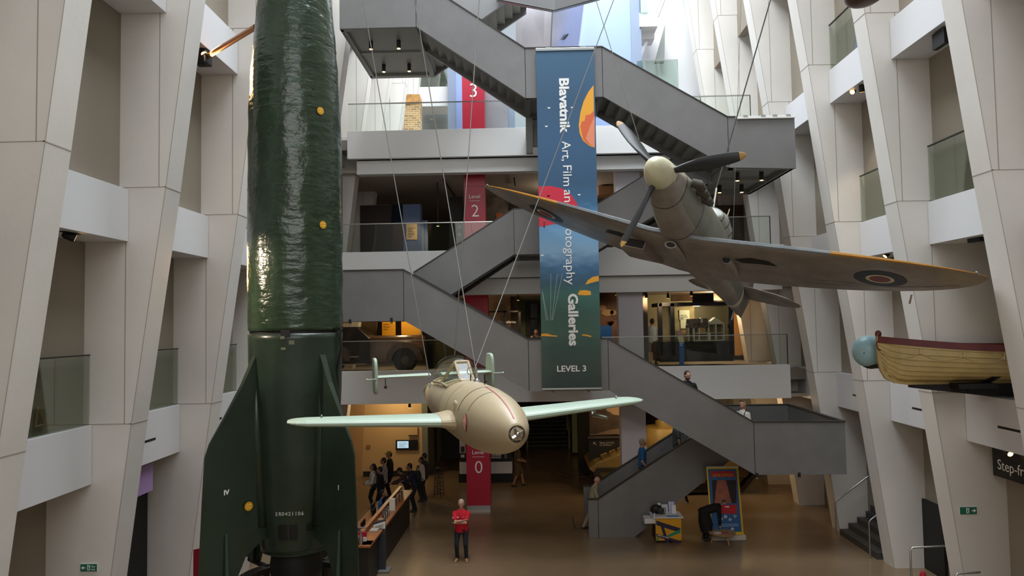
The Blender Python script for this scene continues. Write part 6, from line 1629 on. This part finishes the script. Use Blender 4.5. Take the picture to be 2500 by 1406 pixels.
def skinpart(name, mb, m, parent, voxel, iters=2):
    me = remeshed(mb, voxel, iters); me.name = name; me.materials.clear(); me.materials.append(m)
    me.polygons.foreach_set('use_smooth', [True]*len(me.polygons))
    o = bpy.data.objects.new(name, me); COL.objects.link(o); o.parent = parent
    return o
def ik(a, c, l1, l2, hint):
    a, c = Vector(a), Vector(c); d = c-a; L = min(d.length, (l1+l2)*.999); u = d.normalized(); c = a+u*L
    x = (l1*l1-l2*l2+L*L)/(2*L); h = math.sqrt(max(0, l1*l1-x*x))
    n = Vector(hint); n = n-u*n.dot(u)
    if n.length < 1e-5: n = u.orthogonal()
    return a+u*x+n.normalized()*h, c
def person(label, loc, rz, H=1.75, top='#333333', sleeve='long', bottom='#222222', legs='trousers', shoes='#191919', hair='short', hairc='#221a15', skin=None,
           hip=.93, lean=0, hands=None, elbows=None, feet=None, head=(0, 0), voxel=.013, build=1.0, beard=None, knees=None, group=None, extras=None, cap=None, twist=0, belly=1):
    root = thing('person', label, 'person', loc, rz, group); s = H/1.75
    root.scale = (s, s, s)
    sk = skin or M_SKIN
    P = Vector((0, 0, hip)); R = rotm('X', -lean) @ rotm('Z', twist)
    def T(x, y, z): return P+R @ Vector((x, y, z))
    sh = {1: T(.172*build, 0, .405), -1: T(-.172*build, 0, .405)}
    hd = T(0, .02, .55); Rh = R @ rotm('Z', head[1]) @ rotm('X', -head[0]+lean*.35) @ Matrix.Scale(1.06, 3)
    hc = hd+Rh @ Vector((0, .015, .125))
    if hands is None: hands = {1: (.27, .06, .78), -1: (-.27, .06, .78)}
    if elbows is None: elbows = {1: (.5, -.6, -.3), -1: (-.5, -.6, -.3)}
    feet = feet or {1: (.10, 0, .085), -1: (-.10, 0, .085)}
    skin_m, topm, botm = MB(), MB(), MB()
    g = .012
    # head and neck
    skin_m.ball(hc, (.074, .092, .108), 20, 14, Rh); skin_m.ball(hc+Rh @ Vector((0, .022, -.055)), (.056, .066, .062), 16, 10, Rh)
    skin_m.ball(hc+Rh @ Vector((0, .098, -.018)), (.013, .02, .024), 8, 6, Rh); skin_m.ball(hc+Rh @ Vector((0, .083, .022)), (.052, .016, .014), 10, 6, Rh)
    skin_m.ball(hc+Rh @ Vector((0, .084, -.088)), (.022, .018, .018), 8, 6, Rh)
    for e in (1, -1): skin_m.ball(hc+Rh @ Vector((e*.076, -.005, -.012)), (.012, .02, .032), 8, 6, Rh)
    skin_m.capsule(T(0, -.005, .44), hc+Rh @ Vector((0, -.01, -.06)), .06, .054, 12)
    # torso
    b = build
    def torso(m, gg, z0=-.11):
        TR = [(-.11, .158, .112), (-.04, .162, .118), (.05, .155, .116*belly), (.14, .152, .116*belly), (.23, .158, .12), (.32, .168, .122), (.39, .172, .112), (.44, .16, .095), (.475, .125, .085), (.505, .085, .072), (.53, .062, .062)]
        m.rings([[T((rx*b+gg)*math.cos(2*PI*k/24), .008+(ry*b+gg)*math.sin(2*PI*k/24), z) for k in range(24)] for z, rx, ry in TR if z >= z0])
    torso(skin_m, -.012); torso(topm, g)
    botm.rings([[T((rx*b+.008)*math.cos(2*PI*k/24), .006+(ry*b+.008)*math.sin(2*PI*k/24), z) for k in range(24)] for z, rx, ry in ((-.16, .13, .10), (-.11, .158, .114), (-.02, .16, .116), (.03, .15, .112))])
    wr = {}
    for e in (1, -1):
        el, ha = ik(sh[e], hands[e], .29, .25, elbows[e]); wr[e] = (el, ha)
        skin_m.capsule(sh[e], el, .043, .038, 12); skin_m.capsule(el, ha, .041, .028, 12)
        topm.capsule(sh[e], sh[e]+(el-sh[e])*(.72 if sleeve == 'short' else 1), .064+g*.5, (.058 if sleeve == 'short' else .05)+g*.5, 12); topm.capsule(sh[e], T(0, 0, .43), .058, .062, 12)
        if sleeve == 'long': topm.capsule(el, el+(ha-el)*.93, .05+g*.4, .037+g*.4, 12)
        # hand: palm, four fingers, thumb
        f = (ha-el).normalized(); side = Vector((-e, 0, 0)); side = (side-f*side.dot(f))
        if side.length < .1: side = Vector((0, 0, 1))-f*f.z
        side.normalize(); nn = f.cross(side)*e
        skin_m.capsule(ha-f*.01, ha+f*.055, .026, .03, 10); skin_m.capsule(ha+f*.03-side*.02, ha+f*.06-side*.02, .02, .02, 8); skin_m.capsule(ha+f*.03+side*.02, ha+f*.06+side*.02, .02, .02, 8)
        for k, ln in enumerate((.062, .074, .07, .055)):
            o = ha+f*.07+side*(.031-.021*k); k1 = o+f*ln*.55+nn*.006; k2 = k1+f*ln*.42+nn*.016
            skin_m.capsule(o, k1, .0092, .0086, 7); skin_m.capsule(k1, k2, .0086, .0072, 7)
        t0 = ha+f*.012+side*.028; t1 = t0+f*.035+side*.022; skin_m.capsule(t0, t1, .013, .011, 7); skin_m.capsule(t1, t1+f*.03+nn*.008, .0105, .008, 7)
    shoem = MB()
    for e in (1, -1):
        hj = T(e*.09*b, 0, -.03); kn, an = ik(hj, feet[e], .42, .43, (knees or {}).get(e, (e*.12, 1, 0)))
        skin_m.capsule(hj, kn, .072, .05, 12); skin_m.capsule(kn, an, .05, .036, 12)
        if legs in ('trousers', 'skirt'):
            botm.capsule(hj, kn, .085*b+g*.3, .066, 12); botm.capsule(kn, an+Vector((0, 0, .0)), .066, .056, 12)
        elif legs == 'shorts':
            botm.capsule(hj, hj+(kn-hj)*.95, .088*b+g*.3, .085, 12)
        fw = Vector((e*.22, 1, 0)).normalized()
        skin_m.capsule(an, an+fw*.1-Vector((0, 0, .045)), .036, .03, 8)
        shoem.capsule(an+Vector((0, -.035, -.045)), an+fw*.13+Vector((0, 0, -.05)), .041, .035, 10); shoem.capsule(an+Vector((0, 0, -.01)), an+fw*.06+Vector((0, 0, -.035)), .044, .04, 10)
        [shoem.capsule(an+Vector((dx, -.04, -.068)), an+fw*.16+Vector((dx, 0, -.068)), .017, .017, 8) for dx in (-.022, 0, .022)]
    if legs == 'skirt':
        hem = (Vector(feet[1])+Vector(feet[-1]))/2+Vector((0, .05, .14)); rs = []
        for k in range(9):
            t = k/8; c = T(0, 0, -.02)*(1-t)+hem*t; rs.append([c+Vector(((.175*b+.03*t)*math.cos(2*PI*i/20), (.15*b+.05*math.sin(PI*t)+.01*t)*math.sin(2*PI*i/20), 0)) for i in range(20)])
        botm.rings(rs)
    body = skinpart('body', skin_m, sk, root, voxel, 2)
    skinpart('top', topm, mat('cloth_'+top[1:], top, .85, bump=.15, bscale=9), root, max(voxel, .012), 3)
    skinpart({'trousers': 'trousers', 'shorts': 'shorts', 'skirt': 'skirt'}[legs], botm, mat('cloth_'+bottom[1:], bottom, .85, bump=.15, bscale=9), root, max(voxel, .012), 3)
    skinpart('shoes', shoem, mat('shoe_'+shoes[1:], shoes, .5), root, max(voxel, .011), 2)
    hm = MB(); hcol = mat('hair_'+hairc[1:], hairc, .6, var=.2, vscale=20)
    def HB(x, y, z, r): hm.ball(hc+Rh @ Vector((x, y, z)), r, 16, 11, Rh)
    if hair == 'bald':
        HB(0, -.03, -.01, (.078, .07, .06))
    else:
        HB(0, -.022, .024, (.082, .092, .098)); HB(0, -.045, -.02, (.07, .06, .07))
        if hair in ('long', 'ponytail'):
            HB(0, -.05, -.03, (.082, .06, .10))
            if hair == 'long': hm.capsule(hc+Rh @ Vector((0, -.06, -.05)), hc+Rh @ Vector((0, -.09, -.28)), .075, .05, 12)
            else: hm.capsule(hc+Rh @ Vector((0, -.1, .02)), hc+Rh @ Vector((0, -.13, -.05)), .035, .04, 10); hm.capsule(hc+Rh @ Vector((0, -.13, -.05)), hc+Rh @ Vector((0, -.12, -.28)), .042, .018, 10)
    skinpart('hair', hm, hcol, root, .012, 1)
    if beard:
        bm2 = MB().ball(hc+Rh @ Vector((0, .036, -.074)), (.058, .062, .045), 14, 9, Rh); skinpart('beard', bm2, mat('hair_'+beard[1:], beard, .7), root, .011, 1)
    if cap:
        cm_ = MB().ball(hc+Rh @ Vector((0, -.008, .045)), (.086, .1, .085), 16, 10, Rh); cm_.ball(hc+Rh @ Vector((0, .11, .04)), (.065, .07, .012), 12, 6, Rh)
        skinpart('cap', cm_, mat('cloth_'+cap[1:], cap, .8), root, .011, 1)
    for e in (1, -1):
        q = hc+Rh @ Vector((e*.031, .083, .002))
        ew = MB().ball(q, (.013, .008, .007), 8, 6, Rh).build('eye', M_EYEW, root, smooth=True)
        MB().ball(q+Rh @ Vector((0, .006, 0)), (.005, .004, .0055), 8, 6, Rh).build('pupil', M_BLACK, ew)
        MB().ball(hc+Rh @ Vector((e*.032, .092, .025)), (.017, .006, .004), 8, 5, Rh).build('eyebrow', hcol, root)
    MB().ball(hc+Rh @ Vector((0, .092, -.058)), (.024, .008, .006), 8, 5, Rh).build('mouth', M_LIPS, root)
    root['hc'] = 0; del root['hc']
    return root, T, wr, hc, Rh
def tall(px, py, Y, z=0):
    return at(px, py, Y).z-z
def spot_on(px, Y, z=0, py=900):
    p = at(px, py, Y); return (p.x, Y, z)
LEFT, RIGHT, TOCAM, AWAY = PI/2, -PI/2, PI, 0
# the steward in red with folded arms
p = atz(1128, 1369, 0)
r, T, wr, hc, Rh = person('man in a red polo shirt with folded arms standing alone on the open floor', (p.x, p.y, 0), PI-.06, tall(1127, 1217, p.y)-.0, '#c00f26', 'short', '#1c2026', 'trousers', '#a5835a', 'short', '#b9b2aa', None,
    hands={1: (-.10, .27, 1.20), -1: (.10, .225, 1.12)}, elbows={1: (1, .1, -.45), -1: (-1, .1, -.45)}, feet={1: (.135, .0, .085), -1: (-.125, .0, .085)}, head=(-.16, .08), voxel=.0075, build=1.16, belly=1.1)
MB().ball(T(.075, .165, .33), (.022, .006, .022)).build('badge', M_WHITEPAINT, r)
MB().box(T(-.085, .166, .34), (.045, .006, .008)).build('embroidered_name', M_WHITEPAINT, r)
MB().ball(T(.207, 0, .425)*.45+wr[1][0]*.55+Vector((.05, .035, 0)), (.014, .026, .022)).build('sleeve_badge', M_WHITEPAINT, r)
MB().tube([T(.06, .06, .50), T(.05, .13, .43), T(.035, .168, .34), T(.02, .172, .26)], .006, 5).build('lanyard', M_BLACK, r)
MB().box(T(-.09, .155, -.06), (.07, .04, .09)).build('radio_pouch', M_BLACK, r, bevel=.01)
MB().lathe([(.031, -.008), (.033, .0), (.031, .008)], wr[1][1]-(wr[1][1]-wr[1][0]).normalized()*.02, 12, (wr[1][1]-wr[1][0]).to_track_quat('Z', 'Y').to_matrix(), cap=False).build('wrist_watch', M_BLACK, r)
# receptionist
pd = (at(930, 1210, 22.7).x, 22.7, 0)
person('receptionist in a blue shirt seated behind the reception desk', pd, RIGHT+.15, 1.76, '#3f6fae', 'long', '#16171c', 'trousers', '#141414', 'short', '#16120f', M_SKIN2,
    hip=.60, lean=.1, hands={1: (.16, .50, .90), -1: (-.10, .48, .88)}, feet={1: (.13, .40, .085), -1: (-.13, .40, .085)}, head=(-.2, 0))
def visitor(label, px, py, H, rz, **k):
    Y = 20.0
    while at(px, py, Y).z > H: Y += .05
    return person(label, spot_on(px, Y, 0, py), rz, H, **k)
HOLD = {1: (.14, .30, 1.02), -1: (-.12, .30, 1.02)}
r, T, *_ = visitor('woman with a dark ponytail, white blouse and cross-body strap, standing behind the desk', 911, 1131, 1.63, LEFT+.3, top='#c7bfb3', bottom='#15130f', hair='ponytail', hairc='#14100d', skin=M_SKIN2, hands=HOLD, head=(-.15, 0))
MB().tube([T(-.17, -.0, .52), T(-.06, -.145, .36), T(.1, -.145, .1), T(.17, -.06, -.02)], .011, 5).build('bag_strap', M_BLACK, r)
visitor('person in a black jacket just behind the woman in the white blouse', 929, 1138, 1.6, LEFT, top='#131112', bottom='#131313', hair='short', hairc='#17120f', skin=M_SKIN2, hands=HOLD)
visitor('man in a light grey shirt in profile behind the reception desk', 938, 1116, 1.72, LEFT, top='#8f8a84', bottom='#1c1a19', hair='short', hairc='#1a1512', skin=M_SKIN2, hands=HOLD)
visitor('tall visitor in black with a yellow beanie, against the cream wall', 952, 1101, 1.75, LEFT+.4, top='#131110', bottom='#131313', hair='short', hairc='#181310', skin=M_SKIN2, cap='#8c7a1c', hands=HOLD)
visitor('visitor in a dark cap and brown top leaning over the far end of the desk', 994, 1136, 1.5, LEFT, top='#46302a', bottom='#1a1716', hair='short', hairc='#181310', skin=M_SKIN2, cap='#171514', lean=.45, hands={1: (.15, .62, 1.05), -1: (-.15, .6, 1.05)})
r, T, *_ = visitor('visitor in navy with a dark striped backpack at the far desk end', 1012, 1128, 1.68, LEFT, top='#1b2030', bottom='#15161c', hair='short', hairc='#181310', skin=M_SKIN2, lean=.25, hands={1: (.15, .42, 1.05), -1: (-.15, .42, 1.05)})
bk = MB().ball(T(0, -.2, .25), (.16, .11, .24), 14, 9).build('backpack', mat('cloth_191a20', '#191a20', .8), r, smooth=True)
MB().tube([T(.1, -.26, .44), T(.1, -.31, .25), T(.1, -.26, .05)], .015, 5).build('pale_stripe', mat('stripe_pale', '#9a948c', .7), bk)
visitor('long haired woman in a white top, last in the group at the desk', 1030, 1114, 1.62, LEFT, top='#b5aaa0', bottom='#1d1a1a', hair='long', hairc='#1b1411', skin=M_SKIN2, hands=HOLD)
visitor('man in dark clothes standing behind the long haired woman at the desk', 1037, 1105, 1.72, LEFT, top='#1d1a1b', bottom='#171515', hair='short', hairc='#161210', skin=M_SKIN2)
# visitor half hidden by the rocket plane nose
p = atz(1264, 1187, 0)
person('visitor in brown shorts whose legs show below the cream aircraft nose', (p.x, p.y, 0), RIGHT, 1.76, '#4a3a2e', 'short', '#57452f', 'shorts', '#191512', 'short', '#201812', M_SKIN2, feet={1: (.09, -.18, .085), -1: (-.09, .22, .085)}, hands={1: (.2, .25, 1.0), -1: (-.2, .22, 1.0)})
# people on the stairs
def onstair(label, px, py, Y, H, rz, **k):
    z = at(px, py, Y).z-H; return person(label, spot_on(px, Y, z, py), rz, H, **k)
def stepfeet(rise, run): return {1: (.1, run/2, .085+max(0, rise)), -1: (-.1, -run/2, .085-min(0, rise))}
onstair('bearded man in a black T-shirt coming down the stair, looking up', 1676, 903, 20.9, 1.78, TOCAM-.15, top='#141415', sleeve='short', bottom='#1c1c20', hair='short', hairc='#2c2018', beard='#2e2119', build=1.1, head=(.2, .5), hands={1: (.28, .05, .82), -1: (-.3, .0, .82)}, feet={1: (.1, .0, .085), -1: (-.1, -.02, .085)})
r, T, wr, hc, Rh = onstair('blonde woman in a white T-shirt with dark rucksack straps at the lower right landing', 1813, 976, 20.9, 1.63, LEFT+.7, top='#d3cec6', sleeve='short', bottom='#2a2a33', hair='long', hairc='#a5814e', head=(-.3, .1))
for e in (1, -1): MB().tube([T(e*.10, .115, .2), T(e*.11, .1, .42), T(e*.11, 0, .535), T(e*.11, -.12, .40)], .014, 5).build('rucksack_strap', M_BLACK, r)
MB().tube([hc+Rh @ Vector((x, .085-.9*abs(x)*abs(x)*8, .085)) for x in (-.07, -.04, 0, .04, .07)], .012, 6).build('sunglasses', M_BLACK, r)
onstair('grey haired man in a blue T-shirt climbing the lowest stair flight', 1566, 1069, 23.2, 1.72, RIGHT, top='#1f5a92', sleeve='short', bottom='#24262d', hair='short', hairc='#948775', feet={1: (.1, .12, .25), -1: (-.1, -.12, .085)}, hands={1: (.27, .1, .86), -1: (-.27, .0, .8)})
pz = at(1448, 1152, 23.15)
r, *_ = person('balding older man in a pale shirt starting up the lowest stair flight', (pz.x-.05, 23.15, 0), RIGHT, 1.68, '#8f8c72', 'long', '#9a8d76', 'trousers', '#2a2420', 'bald', '#8f857c', None, lean=.22, hip=.91, hands={1: (.24, .38, 1.05), -1: (-.24, .1, .82)}, feet={1: (.1, .22, .09), -1: (-.1, -.28, .085)}, build=1.08)
onstair('person in a grey top near the head of the lowest flight, half hidden', 1650, 1017, 23.2, 1.72, RIGHT, top='#55585e', sleeve='short', bottom='#2a2c33', hair='short', hairc='#3a2e26')
# stooping visitor at the stool
p = atz(1722, 1318, 0)
sx = stl.location.x-p.x
person('visitor in black bending right down over the round stool', (p.x, p.y, 0), RIGHT+.12, 1.68, '#0f0f10', 'long', '#0e0e0f', 'skirt', '#1d1a19', 'short', '#3a2c22', None, hip=.88, lean=1.28, hands={1: (.14, sx+.0, zt2+.09), -1: (-.1, sx+.06, zt2+.08)}, elbows={1: (.3, .2, .5), -1: (-.3, .2, .5)}, head=(-.25, 0), knees={1: (.1, 1, 0), -1: (-.1, 1, 0)})
# gallery visitors
person('man in a grey shirt and brown shorts seen from behind on the first gallery', spot_on(1594, 28.6, F1, 850), AWAY-.3, 1.80, '#8d979c', 'short', '#6e5c4c', 'shorts', '#1a1a1a', 'short', '#1e1612', M_SKIN2, hands={1: (.22, .22, 1.0), -1: (-.22, .2, 1.0)})
person('crouching visitor in a striped top with a child behind the stair, left of the banner', spot_on(1308, 29.2, F1, 800), TOCAM, 1.62, '#a08472', 'short', '#2b211f', 'trousers', '#1a1a1a', 'long', '#1c1411', M_SKIN2, lean=.5, hip=.85, hands={1: (.12, .42, .95), -1: (-.12, .42, .95)})
person('child with dark hair in front of the crouching visitor, left of the banner', spot_on(1304, 28.7, F1, 800), AWAY, 1.22, '#5e3b42', 'short', '#241d1f', 'trousers', '#1a1a1a', 'long', '#130f0d', M_SKIN2)
p = at(1676, 1200, 26.4)
person('child in a dim red top bending behind the lowest stair flight', (p.x, 26.3, 0), LEFT, 1.15, '#8c3a38', 'short', '#26201f', 'trousers', '#8d8a86', 'short', '#241a15', M_SKIN2, lean=.5)
